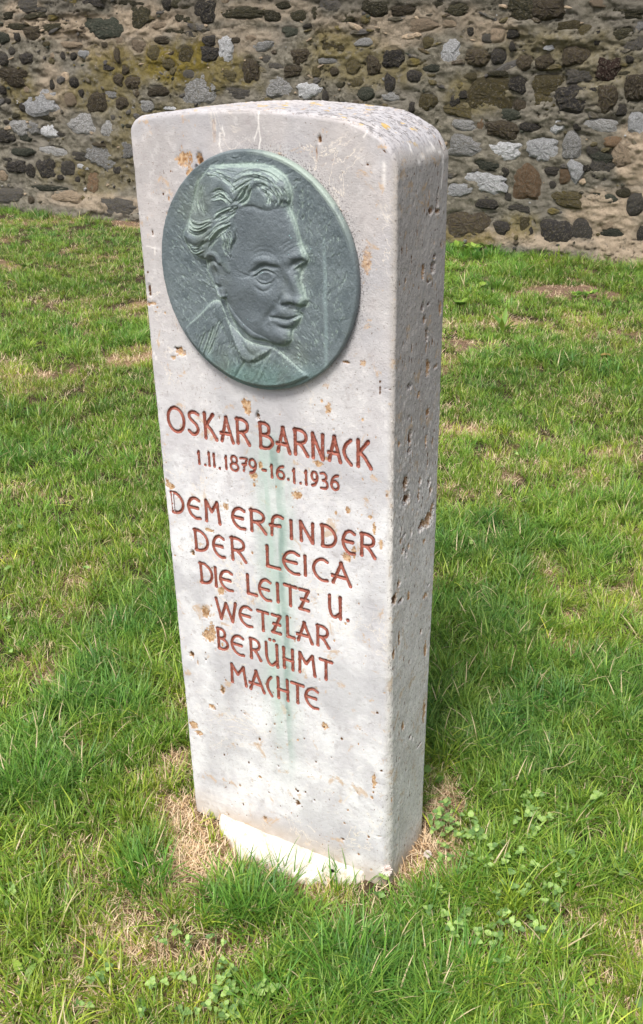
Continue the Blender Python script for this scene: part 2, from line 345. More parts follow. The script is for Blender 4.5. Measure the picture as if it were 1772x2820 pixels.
# ------------------------------------------------------------------ rubble wall
WY = 6.255; WH = 2.75; WX0, WX1 = -10.5, 4.5
wall = empty('rubble_wall', (0, WY, 0), 'old rubble stone wall of dark, white and brown stones in mortar behind the lawn', 'wall')
def wpt(X, Y): p = onp(X, Y, 1, WY); return float(p[0]), float(p[2])
stones = []   # x, z, w, h, type
def zr(l, ox, sc=1.7077):
    for (cx, cy, ww, hh, t) in l:
        X, Y = ox + cx / sc, cy / sc; x, z = wpt(X, Y)
        x1, _ = wpt(X + ww / sc / 2, Y); x0, _ = wpt(X - ww / sc / 2, Y); _, z1 = wpt(X, Y - hh / sc / 2); _, z0 = wpt(X, Y + hh / sc / 2)
        stones.append((x, z, x1 - x0, z1 - z0, t))
zr([(335,275,95,95,'k'),(322,388,55,80,'k'),(440,360,70,55,'k'),(62,337,35,40,'b'),(240,310,75,90,'b'),(148,318,65,75,'o'),(60,215,120,70,'o'),(495,480,80,80,'o'),(428,505,30,50,'k'),
 (725,270,115,85,'b'),(828,265,65,75,'k'),(900,160,60,45,'k'),(897,220,28,40,'k'),(952,297,75,65,'b'),(1047,297,80,75,'b'),(1195,262,110,90,'b'),(1210,355,120,65,'G'),(1345,322,110,115,'r'),
 (1448,278,40,35,'k'),(1300,175,35,75,'k'),(1470,205,90,75,'G'),(1480,410,110,130,'b'),(918,400,85,80,'k'),(1055,408,130,100,'o'),(1045,495,100,95,'o'),(1182,465,150,125,'k'),(1275,425,40,25,'k'),
 (1342,458,100,120,'b'),(790,450,210,150,'o'),(930,500,60,60,'b'),(645,515,140,70,'o'),(625,475,50,60,'k'),(665,447,40,45,'k'),(1410,520,50,60,'k'),(845,612,150,75,'b'),(980,597,90,45,'k'),(1205,590,40,50,'k'),(1030,558,90,42,'b'),
 (600,245,105,135,'w'),(670,590,110,50,'g'),(1100,595,75,65,'w'),(1310,590,150,60,'g'),(1485,580,80,110,'w'),(675,690,155,90,'g'),(855,712,165,85,'w'),(1035,705,135,110,'w'),(1175,690,95,120,'g'),(1200,805,80,95,'w'),
 (770,855,180,95,'w'),(655,892,120,60,'w'),(325,455,80,40,'g'),(1070,225,50,25,'w'),(30,285,80,30,'g'),(200,200,80,40,'g'),(1330,875,60,50,'g'),
 (215,440,80,60,'s'),(775,775,110,45,'s'),(1320,745,105,55,'s'),(1310,930,150,45,'s'),(890,540,100,45,'s'),(830,345,90,25,'d'),(1155,935,140,70,'o'),(1410,160,110,55,'d'),(1370,1095,110,40,'s'),
 (960,860,130,145,'a'),(1145,830,60,75,'a'),(1365,665,80,50,'a'),(1430,718,120,125,'t'),(1475,965,85,90,'G'),(1275,710,60,45,'G'),(1245,790,40,45,'k'),(1080,805,60,40,'k'),(865,812,35,45,'k'),(1085,870,30,35,'k'),
 (745,585,32,60,'a'),(875,925,40,40,'G'),(780,960,95,45,'k'),(680,1055,180,125,'b'),(845,1075,80,70,'k'),(955,1060,50,80,'o'),(982,1090,25,40,'k'),(1097,1090,135,120,'k'),(1225,1085,95,100,'G'),(1505,1100,50,90,'k'),
 (1320,800,110,90,'G'),(925,975,140,50,'G'),(945,40,150,105,'d'),(1060,40,150,95,'b'),(1400,60,220,65,'d'),(700,140,36,60,'k'),(780,180,50,45,'G'),(825,165,70,75,'t'),(250,25,130,90,'d'),(120,75,110,60,'d'),(470,120,130,60,'t'),
 (1310,15,100,36,'t'),(40,30,90,65,'G'),(640,45,120,55,'d'),(380,50,100,55,'b'),(600,110,70,40,'t'),(1170,120,110,40,'o'),(1240,140,60,50,'o'),(560,25,60,45,'d'),(1490,130,60,50,'g'),(500,200,50,50,'o'),(520,320,70,40,'s'),(90,400,40,25,'d'),
 (20,450,30,55,'k'),(170,390,60,40,'o'),(700,360,60,30,'o'),(1410,760,50,50,'t'),(1340,1060,60,50,'t')], 886)
zr([(225,25,250,65,'G'),(440,12,80,45,'k'),(485,130,165,100,'s'),(650,80,100,110,'d'),(780,25,50,50,'k'),(965,50,105,110,'k'),(985,252,90,70,'k'),(990,190,70,55,'k'),(270,125,150,35,'d'),(70,125,150,30,'d'),(30,75,60,36,'d'),
 (190,68,140,30,'d'),(590,12,140,26,'d'),(850,22,90,40,'d'),(860,88,70,36,'d'),(1145,60,180,50,'d'),(1400,75,90,50,'d'),(1490,60,55,60,'d'),(1275,75,80,50,'d'),(1330,25,80,34,'d'),(20,178,50,60,'s'),(150,155,80,60,'b'),(85,175,28,38,'k'),
 (20,280,45,60,'k'),(130,275,70,50,'k'),(60,360,130,75,'b'),(12,425,30,40,'k'),(40,475,25,25,'k'),(110,505,40,40,'k'),(200,480,140,115,'w'),(390,255,45,40,'w'),(520,445,60,35,'g'),(295,262,20,35,'k'),(340,265,30,35,'k'),(490,210,25,30,'b'),
 (550,260,30,60,'b'),(590,330,35,45,'b'),(555,375,50,60,'b'),(630,390,75,60,'b'),(500,320,60,30,'k'),(750,430,90,45,'b'),(720,250,60,60,'o'),(875,260,70,80,'o'),(790,300,60,50,'o'),(570,485,55,60,'b'),(450,490,95,95,'b'),(250,400,24,50,'k'),
 (345,390,40,50,'k'),(380,440,25,40,'k'),(940,410,170,160,'g'),(890,350,50,40,'G'),(1065,230,75,120,'w'),(1230,215,110,50,'g'),(1180,335,80,110,'b'),(1410,265,90,70,'b'),(1380,335,85,60,'b'),(1490,340,40,50,'o'),(1070,355,80,45,'o'),
 (1130,440,175,60,'G'),(1320,410,130,100,'g'),(1450,425,95,80,'w'),(800,508,60,22,'w'),(690,500,70,60,'g'),(390,585,120,95,'g'),(510,610,65,80,'g'),(95,600,80,70,'g'),(155,605,50,70,'g'),(235,615,75,60,'w'),(288,632,42,20,'k'),(30,640,80,60,'k'),
 (480,730,140,125,'g'),(600,700,60,90,'g'),(110,715,100,35,'s'),(255,715,110,48,'g'),(370,735,70,42,'G'),(80,785,85,55,'k'),(225,790,90,85,'k'),(145,805,40,60,'k'),(320,790,60,80,'G'),(290,835,32,25,'k'),(365,840,25,35,'k'),(390,785,48,24,'w'),
 (430,850,68,105,'a'),(550,800,40,35,'k'),(235,555,90,20,'d'),(75,545,35,20,'d'),(30,575,25,20,'k'),(240,885,170,25,'s'),(20,825,50,45,'t'),(565,980,150,85,'G'),(480,955,40,20,'G'),(320,925,130,60,'t'),(50,920,120,70,'G'),(160,940,30,30,'b'),
 (470,680,60,22,'b'),(120,650,50,30,'s'),(690,560,60,40,'o'),(760,190,70,35,'b'),(560,190,50,30,'t'),(650,215,70,60,'t'),(330,210,80,30,'t'),(60,240,30,36,'G'),(740,120,70,30,'t'),(820,150,90,30,'d'),(900,160,60,30,'G'),(1110,190,40,30,'b'),
 (1360,150,70,50,'s'),(1260,280,60,30,'G'),(1180,180,50,25,'t'),(1450,120,50,20,'k'),(1020,420,36,26,'d'),(1300,310,60,30,'G'),(130,420,30,30,'t'),(330,470,60,60,'t'),(40,750,40,20,'k')], 0)
# a seeded fill of small stones in the gaps
fx0, _ = wpt(-60, 300); fx1, _ = wpt(1830, 300)
tries = 0; fill = []
occ = [(s_[0], s_[1], s_[2] / 2, s_[3] / 2) for s_ in stones]
def clash(x, z, a, b, lst, k=1.05):
    return any(((x - p[0]) / (p[2] + a)) ** 2 + ((z - p[1]) / (p[3] + b)) ** 2 < k for p in lst)
while len(stones) < 262 and tries < 6000:
    tries += 1; x = random.uniform(fx0, fx1); z = random.uniform(.05, 2.15); a = random.uniform(.02, .05); b = a * random.uniform(.4, 1.)
    if clash(x, z, a, b, occ): continue
    occ.append((x, z, a, b)); stones.append((x, z, 2 * a, 2 * b, random.choice('kbobgGsdt')))
def stone_mesh(seed, n=13, jag=.12, flat=1., hipoly=False, squash=.35):
    r = random.Random(seed); n = n * (2 if hipoly else 1); phase = r.random() * 6
    rad = []; k1, k2, k3 = r.uniform(.04, .12), r.uniform(.03, .09), r.uniform(.0, .06); p1, p2, p3 = [r.random() * 6.3 for _ in range(3)]
    for i in range(n):
        a = 2 * math.pi * i / n
        sq = 1 / max(abs(math.cos(a)), abs(math.sin(a))) ** squash
        rad.append(.47 * sq * (1 + k1 * math.sin(2 * a + p1) + 1.6 * k2 * math.sin(3 * a + p2) + 1.3 * k3 * math.sin(5 * a + p3) + r.uniform(-jag, jag)))
    tx, tz = r.uniform(-.25, .25), r.uniform(-.25, .25)
    V = []; rings = [(1.16, .30), (1.04, .06), (.92, -.22), (.68, -.42), (.35, -.48)]
    for (q, yy) in rings:
        for i in range(n):
            a = 2 * math.pi * i / n; R = rad[i] * q
            if q < .9: R = R * .6 + .4 * .47 * q
            x, z = R * math.cos(a), R * math.sin(a)
            j = r.uniform(-.12, .12) if q < .95 else r.uniform(-.05, .05)
            V.append((x + r.uniform(-.02, .02), yy * flat + j * flat + (tx * x + tz * z) * flat * (1 if yy < 0 else 0), z + r.uniform(-.02, .02)))
    V.append((0, -.52 * flat, 0)); F4 = []; F3 = []
    for k in range(len(rings) - 1):
        for i in range(n): j = (i + 1) % n; F4.append((k * n + i, k * n + j, (k + 1) * n + j, (k + 1) * n + i))
    k = len(rings) - 1
    for i in range(n): F3.append((k * n + i, k * n + (i + 1) % n, len(V) - 1))
    return np.array(V), np.array(F4), np.array(F3)
protos = {}
for t in 'kborwgsdtaG':
    jag = {'w': .17, 'g': .16, 's': .13, 'd': .15, 't': .15, 'a': .11}.get(t, .085)
    for i in range(7):
        for hp in (0, 1):
            V, F4, F3 = stone_mesh(hash((ord(t), i, hp)) % 99991, 12, jag * (.75 if hp else 1), 1, hp, .55 if t in 'kbGora' else .2)
            protos[t, i, hp] = mesh_np('wall_stone_' + M[t].name, V, [F4, F3], M[t], False)
def wall_y(x, z):
    """mortar relief, negative = towards the viewer"""
    b = .030 * fbm2(x * 2.3, z * 2.6, 4, 71) + .012 * fbm2(x * 9, z * 14, 4, 81) + .012 * np.abs(fbm2(x * 7 + z * 2, z * 22, 4, 91)) + .005 * fbm2(x * 40, z * 60, 2, 95)
    base = -.05 * sstep(.28, .0, z)
    return b + base
sx = np.array([s_[0] for s_ in stones]); sz = np.array([s_[1] for s_ in stones]); syl = wall_y(sx, sz)
for idx, (x, z, ww, hh, t) in enumerate(stones):
    hp = 1 if max(ww, hh) > .16 else 0
    o = link('stone', protos[t, random.randrange(7), hp], wall)
    th = min(.040, .36 * min(ww, hh)) * (1.15 if t in 'kbr' else .8)
    o.location = (x, float(syl[idx]) - .001, z); o.scale = (ww * 1.04 * random.choice((-1, 1)), th, hh * 1.04 * random.choice((-1, 1)))
    o.rotation_euler = (random.uniform(-.06, .06), random.uniform(-.12, .12), random.uniform(-.05, .05))
def build_mortar():
    xs = np.concatenate([np.arange(WX0, fx0 - .3, .06), np.arange(fx0 - .3, fx1 + .4, .0105), np.arange(fx1 + .4, WX1, .06)]); zs = np.concatenate([np.arange(-.15, 2.2, .0105), np.arange(2.2, WH + .01, .03)])
    X, Z = np.meshgrid(xs, zs, indexing='ij'); Y = wall_y(X, Z)
    # joints sink around each stone so that its outline reads
    hole = np.zeros_like(X); rimm = np.zeros_like(X)
    for (x, z, ww, hh, t) in stones:
        i0, i1 = np.searchsorted(xs, [x - ww, x + ww]); j0, j1 = np.searchsorted(zs, [z - hh, z + hh])
        if i1 <= i0 or j1 <= j0: continue
        d = np.hypot((X[i0:i1, j0:j1] - x) / (ww / 2), (Z[i0:i1, j0:j1] - z) / (hh / 2))
        hole[i0:i1, j0:j1] = np.maximum(hole[i0:i1, j0:j1], np.exp(-((d - 1.0) / .13) ** 2)); rimm[i0:i1, j0:j1] = np.maximum(rimm[i0:i1, j0:j1], np.exp(-((d - 1.38) / .2) ** 2))
    nn = .5 + .5 * noise2(X * 9, Z * 9, 3)
    Y = Y + hole * .007 * nn - rimm * .006 + .011 * fbm2(X * 17, Z * 17, 3, 171)
    # ragged flaky bits of slate and crumbled mortar
    fl = np.abs(fbm2(X * 5 + 3 * fbm2(X * 2, Z * 2, 2, 7), Z * 24, 4, 111)); crack = sstep(.035, .0, fl) * sstep(.0, .3, fbm2(X * 1.3, Z * 1.6, 2, 15) + .1)
    Y = Y + crack * .018
    terr = np.floor((fbm2(X * 4, Z * 11, 4, 131) + 1) * 7) / 7; Y = Y - .045 * (terr - 1) * sstep(-.1, .25, fbm2(X * .9, Z * 1.2, 2, 141) + .25 * sstep(1.2, 1.9, Z))
    tan = np.zeros_like(X); yl = np.zeros_like(X); dk = np.zeros_like(X)
    def blob(A, X0, Y0, rx, ry, st):
        x, z = wpt(X0, Y0); x1, _ = wpt(X0 + rx, Y0); _, z1 = wpt(X0, Y0 - ry)
        d = np.hypot((X - x) / (x1 - x), (Z - z) / (z1 - z)) + .45 * fbm2(X * 6, Z * 6, 3, 151); np.maximum(A, st * (1 - sstep(.5, 1.2, d)), out=A)
    for a in [(180, 75, 260, 40, 1), (60, 20, 60, 22, .9), (400, 60, 120, 60, .9), (300, 130, 200, 50, .5), (1100, 60, 300, 50, .6), (150, 240, 60, 90, .6), (1690, 590, 110, 60, 1), (1740, 690, 90, 70, .9), (1720, 420, 50, 60, .9),
              (1350, 85, 80, 40, .7), (1100, 110, 90, 30, .6), (1400, 650, 200, 30, .5), (250, 555, 180, 25, .7), (700, 30, 200, 40, .5), (640, 110, 150, 50, .5)]: blob(tan, *a)
    for a in [(1680, 600, 130, 90, 1.3), (1740, 700, 120, 60, 1.2), (1740, 430, 60, 90, 1.2), (1480, 660, 260, 26, .8)]: blob(tan, *a)
    for a in [(470, 175, 110, 70, 1), (330, 190, 130, 70, .75), (540, 160, 60, 60, 1), (270, 250, 120, 80, .6), (620, 200, 120, 60, .7), (930, 130, 110, 60, .6), (1000, 190, 160, 60, .5), (60, 250, 60, 80, .6),
              (420, 330, 160, 60, .5), (1330, 260, 110, 60, .5), (250, 480, 200, 50, .4), (1290, 650, 90, 30, .7), (1440, 620, 60, 50, .6), (1500, 130, 200, 60, .35), (1640, 200, 120, 90, .3), (350, 400, 100, 60, .4)]: blob(yl, *a)
    dk = np.maximum(crack * .9, hole * sstep(.2, .8, nn) * .30)
    dk = np.maximum(dk, .62 * sstep(1.45, 2.1, Z + .25 * fbm2(X * 3, Z * 3, 3, 161)) * (1 - .8 * tan))  # shade toward the wall top, painted into the mortar colour
    V = np.stack([X.ravel(), Y.ravel(), Z.ravel()], 1); nx, nz = len(xs), len(zs); F = gridfaces(nx, nz)
    # back and top of the wall: 0.55 m thick
    B = np.array([(WX0, .0, WH), (WX1, .0, WH), (WX0, .55, WH), (WX1, .55, WH), (WX0, .55, -.15), (WX1, .55, -.15), (WX0, 0, -.15), (WX1, 0, -.15)]); o = len(V)
    B[0:2, 2] -= .01
    F2 = np.array([(0, 1, 3, 2), (2, 3, 5, 4), (0, 2, 4, 6), (1, 7, 5, 3)]) + o; z8 = np.zeros(8)
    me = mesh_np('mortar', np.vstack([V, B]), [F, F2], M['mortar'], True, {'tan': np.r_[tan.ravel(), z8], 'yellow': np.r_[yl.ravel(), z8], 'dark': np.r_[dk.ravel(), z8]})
    link('mortar', me, wall)
build_mortar()
def build_chips():
    """flakes and pebbles past the three hundred counted stones"""
    r = random.Random(5); Vs = {}; pr = [stone_mesh(900 + i, 7, .14, 1, False, .2) for i in range(6)]
    for t in 'kgdstboG': Vs[t] = [[], [], [], 0]
    n = 0
    big = list(occ)
    for _ in range(2300):
        x = r.uniform(WX0 + .1, WX1 - .1); z = r.uniform(.03, 2.7); vis = fx0 < x < fx1 and z < 2.15
        a = r.uniform(.006, .022) if vis else r.uniform(.04, .13); b = a * r.uniform(.3, .95)
        if clash(x, z, a * .8, b * .8, big if vis else [], .9): continue
        if not vis and fx0 - .1 < x < fx1 + .1 and z < 2.2: continue
        if z > 1.35 and vis and r.random() < .6: a *= 2; b *= .9
        if vis and r.random() < .30:
            a *= 2.6; b *= 2.2; t = r.choice('GoGotbG'); LOWR = .55
        else: t = None; LOWR = 1.
        t = t or r.choice('gdstboGottoo' if z > 1.2 else 'kggsdtboGtoo'); V, F4, F3 = r.choice(pr); ro = r.uniform(-.4, .4)
        P = V.copy(); P[:, 0] *= 2 * a; P[:, 2] *= 2 * b; P[:, 1] *= min(.03, b * 1.6) * LOWR
        c, s_ = math.cos(ro), math.sin(ro); P = np.stack([P[:, 0] * c - P[:, 2] * s_ + x, P[:, 1] + float(wall_y(x, z)) - .004, P[:, 0] * s_ + P[:, 2] * c + z], 1)
        q = Vs[t]; q[0].append(P); q[1].append(F4 + q[3]); q[2].append(F3 + q[3]); q[3] += len(P)
    for t, q in Vs.items():
        if q[3]: link('stone_chips', mesh_np('stone_chips', np.vstack(q[0]), [np.vstack(q[1]), np.vstack(q[2])], M[t], False), wall, kind='stuff')
build_chips()

# ------------------------------------------------------------------ the memorial slab
W, D = .5, .2; RA = .0085; RC = .027
MX, MZ, MR, MT = .2472, 1.2813, .195, .013; OX, OZ = .984, 1.015
slab_root = empty('memorial_slab', (0, 0, 0), 'upright pale limestone memorial slab with round bronze portrait and red carved lettering on the lawn', 'memorial')
def arch(x): return 1.537 - .33 * (x - .235) ** 2 - 1.1 * np.maximum(0, x - .40) ** 2 * 3
def sd2(x, z):
    qx = np.abs(x - W / 2) - (W / 2 - RC); qz = z - (arch(x) - RC)
    return np.minimum(np.maximum(qx, qz), 0) + np.hypot(np.maximum(qx, 0), np.maximum(qz, 0)) - RC
def ztop(x):
    e = np.minimum(x, W - x); return arch(x) - RC + np.sqrt(np.maximum(0, RC ** 2 - np.maximum(0, RC - e) ** 2))

# ---- lettering: strokes in a unit cell, (0,0) bottom left
def arc(cx, cy, rx, ry, a0, a1, n=12): return [(cx + rx * math.cos(math.radians(a0 + (a1 - a0) * i / n)), cy + ry * math.sin(math.radians(a0 + (a1 - a0) * i / n))) for i in range(n + 1)]
G = {
 'O': [arc(.5, .5, .5, .5, 90, 450, 24)],
 'S': [smooth_curve([(.98, .90), (.60, .98), (.22, .92), (.12, .76), (.34, .60), (.72, .45), (.88, .24), (.70, .06), (.35, .0), (.0, .12)], 4)],
 'K': [[(.08, 1), (.08, 0)], [(.80, 1), (.12, .50)], [(.16, .55), (.55, .38), (1, .0)]],
 'A': [[(.02, 0), (.50, 1)], [(.46, 1), (1, 0)], [(-.04, .32), (.68, .33)]],
 'R': [[(.10, 1), (.08, 0)], smooth_curve([(.02, .97), (.45, 1.), (.82, .90), (.92, .72), (.78, .54), (.40, .46), (.12, .44)], 4), [(.42, .46), (.70, .28), (1, 0)]],
 'B': [[(.10, 1), (.10, 0)], smooth_curve([(.04, .98), (.45, 1.), (.72, .88), (.70, .66), (.45, .55), (.14, .52)], 4), smooth_curve([(.35, .54), (.80, .45), (.96, .26), (.75, .07), (.40, .0), (.06, .02)], 4)],
 'N': [[(.10, 0), (.08, 1)], [(.08, .98), (.90, .0)], [(.92, 0), (.94, 1)]],
 'C': [smooth_curve([(1., .90), (.66, .98), (.26, .84), (.04, .50), (.22, .18), (.58, .02), (.98, .04)], 5)],
 'c': [smooth_curve([(.90, .98), (.40, .80), (.10, .52), (.35, .24), (.95, .0)], 5)],
 'D': [[(.08, 1), (.10, 0)], smooth_curve([(.0, .98), (.42, .98), (.82, .78), (.96, .46), (.78, .16), (.42, .02), (.04, .0)], 5)],
 'E': [smooth_curve([(.98, .90), (.62, .99), (.24, .86), (.04, .52), (.20, .20), (.58, .02), (.98, .04)], 5), [(.08, .52), (.82, .52)]],
 'M': [[(.06, 0), (.10, 1)], [(.10, .98), (.46, .52)], [(.46, .52), (.86, 1)], [(.86, 1), (.98, 0)]],
 'F': [smooth_curve([(1., .92), (.62, .98), (.28, .84), (.16, .50), (.10, .0)], 5), [(.0, .46), (.78, .50)]],
 'I': [[(.5, 1), (.5, 0)]],
 'L': [[(.12, 1), (.10, .03)], [(.08, .04), (.98, .04)]],
 'T': [[(.50, .96), (.48, 0)], [(.0, .96), (1, .95)]],
 'Z': [[(.10, .95), (.92, .95)], [(.92, .95), (.10, .05)], [(.04, .05), (.90, .05)], [(.22, .50), (.86, .50)]],
 'U': [smooth_curve([(.08, 1), (.08, .4), (.24, .08), (.52, .02), (.84, .22)], 5), [(.92, 1), (.92, 0)]],
 'H': [[(.10, 1), (.10, 0)], [(.92, 1), (.92, 0)], [(.08, .44), (.94, .44)]],
 'W': [[(.0, 1), (.20, 0)], [(.20, 0), (.50, .86)], [(.50, .86), (.80, 0)], [(.80, 0), (1, 1)]],
 '1': [[(.5, 1), (.5, 0)], [(.5, .98), (.05, .84)]],
 '.': [[(.45, .5), (.55, .5)]], '-': [[(0, .5), (1, .5)]],
 '8': [arc(.5, .74, .34, .25, 90, 450, 16), arc(.5, .25, .46, .25, 90, 450, 16)],
 '7': [smooth_curve([(.0, .93), (.4, .98), (.95, .96), (.60, .5), (.42, .0)], 4), [(.30, .50), (.80, .54)]],
 '9': [arc(.46, .68, .44, .31, 0, 360, 16), smooth_curve([(.90, .68), (.84, .36), (.55, .10), (.12, .0)], 4)],
 '6': [arc(.52, .30, .44, .30, 0, 360, 16), smooth_curve([(.08, .32), (.18, .66), (.46, .90), (.86, 1.)], 4)],
 '3': [smooth_curve([(.08, .95), (.50, 1.), (.84, .84), (.72, .62), (.36, .54)], 4), smooth_curve([(.36, .54), (.82, .46), (.98, .24), (.72, .03), (.10, .02)], 4)],
}
def z4(u, v): return 420 + u / 2.2924, 1080 + v / 2.2924
def z5(u, v): return 440 + u / 2.3641, 1500 + v / 2.3641
# char, left u, right u, top v, base v measured at the middle of the letter (zoomed crop units)
L4 = [('O',95,205,92,255),('S',222,300,115,272),('K',322,408,132,300),('A',428,512,155,318),('R',525,615,165,332),('B',668,768,192,362),('A',783,872,218,385),('R',888,985,232,402),('N',1000,1088,258,425),('A',1108,1194,275,442),('c',1197,1266,290,462),('K',1285,1388,302,480),
      ('1',286,303,370,455),('.',328,342,447,471),('1',352,366,378,468),('1',383,397,386,474),('.',419,432,470,492),('1',458,474,402,488),('8',487,548,398,500),('7',552,606,412,502),('9',608,662,420,516),('-',692,720,478,506),
      ('1',745,763,455,542),('6',778,838,462,552),('.',852,866,540,562),('1',884,906,480,575),('.',928,944,563,586),('1',962,980,492,588),('9',1000,1050,497,595),('3',1054,1112,507,615),('6',1122,1182,520,622),
      ('D',118,202,632,768),('E',220,305,660,800),('M',328,430,686,826),('E',497,590,725,865),('R',612,718,744,888),('F',738,830,770,912),('I',866,888,806,930),('N',924,1025,818,950),('D',1060,1168,840,985),('E',1194,1285,868,1025),('R',1308,1412,892,1044),
      ('D',262,358,870,1008),('E',378,460,902,1045),('R',492,592,920,1068)]
L5 = [('L',686,788,12,158),('E',797,916,38,192),('I',936,960,68,205),('C',992,1100,82,236),('A',1120,1250,116,264),('D',260,350,122,258),('I',354,378,145,275),('E',387,480,164,300),('L',562,635,196,332),('E',641,730,220,366),('I',758,780,248,378),('T',810,895,258,403),('Z',902,982,283,436),
      ('U',1094,1190,330,480),('.',1217,1235,480,505),('W',368,502,362,495),('E',514,606,396,534),('T',636,712,427,565),('Z',725,797,450,586),('L',822,882,470,612),('A',893,998,503,638),('R',1017,1107,527,668),
      ('B',372,450,547,686),('E',462,552,586,720),('R',584,662,612,750),('U',685,778,640,792),('.',711,725,608,628),('.',738,752,616,636),('H',797,878,673,812),('M',899,1018,710,846),('T',1041,1128,745,882),
      ('M',459,568,785,910),('A',583,684,820,955),('c',693,738,852,985),('H',760,845,870,1010),('T',857,942,898,1035),('E',942,1038,930,1066)]
GLY = []
for zf, LL in ((z4, L4), (z5, L5)):
    for (ch, u0, u1, v0, v1) in LL:
        um, vm = (u0 + u1) / 2, (v0 + v1) / 2
        xl = onp(*zf(u0, vm), 1, 0)[0]; xr = onp(*zf(u1, vm), 1, 0)[0]; zt = onp(*zf(um, v0), 1, 0)[2]; zb = onp(*zf(um, v1), 1, 0)[2]
        small = zf is z4 and 365 < v0 < 600 and v1 < 625 and u0 > 280
        hw = .0027 if small else .0038
        rr = random.Random(int(u0 * 7 + v0)); ww, hh = xr - xl - 1.2 * hw, zt - zb - 1.2 * hw; x0, z0 = xl + .6 * hw, zb + .6 * hw
        strokes = []
        for st in G[ch]:
            q = [(x0 + a * ww, z0 + b * hh) for (a, b) in st]
            strokes.append(q)
        GLY.append((ch, strokes, hw, xl, xr, zb, zt))
def glyph_d(g, x, z):
    """distance past the edge of the nearest stroke (negative inside), strokes flare toward their ends"""
    d = np.full(np.shape(x), 1e9)
    for q in g[1]:
        dd = segdist(x, z, q)
        e = np.minimum(np.hypot(x - q[0][0], z - q[0][1]), np.hypot(x - q[-1][0], z - q[-1][1]))
        d = np.minimum(d, dd - g[2] * (.86 + .22 * np.exp(-(e / .006) ** 2) * (0 if len(q) > 14 else 1)))
    return d + .00035 * noise2(np.asarray(x) * 420, np.asarray(z) * 420, 77) + .0002 * noise2(np.asarray(x) * 1100, np.asarray(z) * 1100, 78)
def carve_depth(g, d): return np.clip(-d * .95, 0, .0034)

# ---- pits, ochre patches: (px, py, w px, h px, depth mm, ochre, hole)
FP = [(508,437,44,50,2,1,0),(552,442,20,46,6,1,.6),(541,462,10,16,9,.2,1),(524,478,26,30,2,1,0),(880,386,16,26,5,.6,.7),(872,420,6,60,2,.5,.4),(1008,454,20,4,2,.4,.8),(412,798,6,34,7,.3,1),(407,836,12,12,4,1,.4),(420,835,16,8,2,.9,.3),
      (499,970,26,26,3,1,0),(487,960,14,8,6,.3,.9),(480,985,14,14,2,1,.2),(955,998,22,8,4,.8,.6),(682,1121,24,50,2,1,0),(671,1110,16,14,2,1,0),(710,1145,11,26,7,.4,1),(878,1276,30,18,1,1,0),(895,1262,18,12,1,1,0),(699,1310,24,36,1,1,0),(718,1283,12,22,1,1,0),
      (700,1335,10,14,1,1,0),(623,1394,16,24,1,1,0),(817,1363,30,24,1,.9,.1),(959,1405,14,18,1,1,0),(1020,1425,12,10,1,1,0),(1031,1455,10,36,1,1,0),(957,1535,26,28,1.5,1,0),(975,1520,12,40,1,1,0),(1050,1500,14,30,1,1,0),(577,1460,26,10,1,1,0),(468,1337,24,20,1.5,1,0),(460,1325,10,14,1,1,0),
      (575,1752,34,34,3,1,0),(585,1740,20,50,2,1,.1),(529,1803,14,18,5,.8,.7),(545,1825,6,20,2,.6,.4),(567,1818,6,12,5,.2,1),(613,1900,12,26,4,.8,.5),(584,1946,22,14,3,1,.2),(531,1523,12,18,6,.7,.7),(567,1686,24,34,3,.8,.3),(609,1627,22,26,2,.9,.2),(533,1997,26,26,2,1,0),(548,2018,22,14,2,1,.2),
      (820,2180,9,7,6,.4,1),(820,2211,14,18,4,.6,.8),(866,2205,6,6,4,.4,1),(894,1998,22,22,1.5,1,.1),(944,2312,12,8,4,.5,.7),(730,2254,12,16,3,.6,.6),(716,2140,10,8,3,.9,.2),(1030,2150,14,40,1.5,.9,.1),(1025,2196,10,12,2,1,.2),(1068,1070,24,4,1.5,.2,.7),(1046,1068,3,50,2,.3,.8),
      (362,620,6,26,2,1,0),(433,1300,6,40,2,1,0),(428,1190,8,60,1.5,1,0),(535,2270,8,20,2,.9,.2),(420,640,5,20,3,.4,.7),(1010,720,30,90,.6,.55,0),(1000,1000,18,18,.5,.6,0),(590,360,14,80,.4,.35,0),(905,1125,18,40,.5,.7,0),(640,690,1,1,0,0,0)]
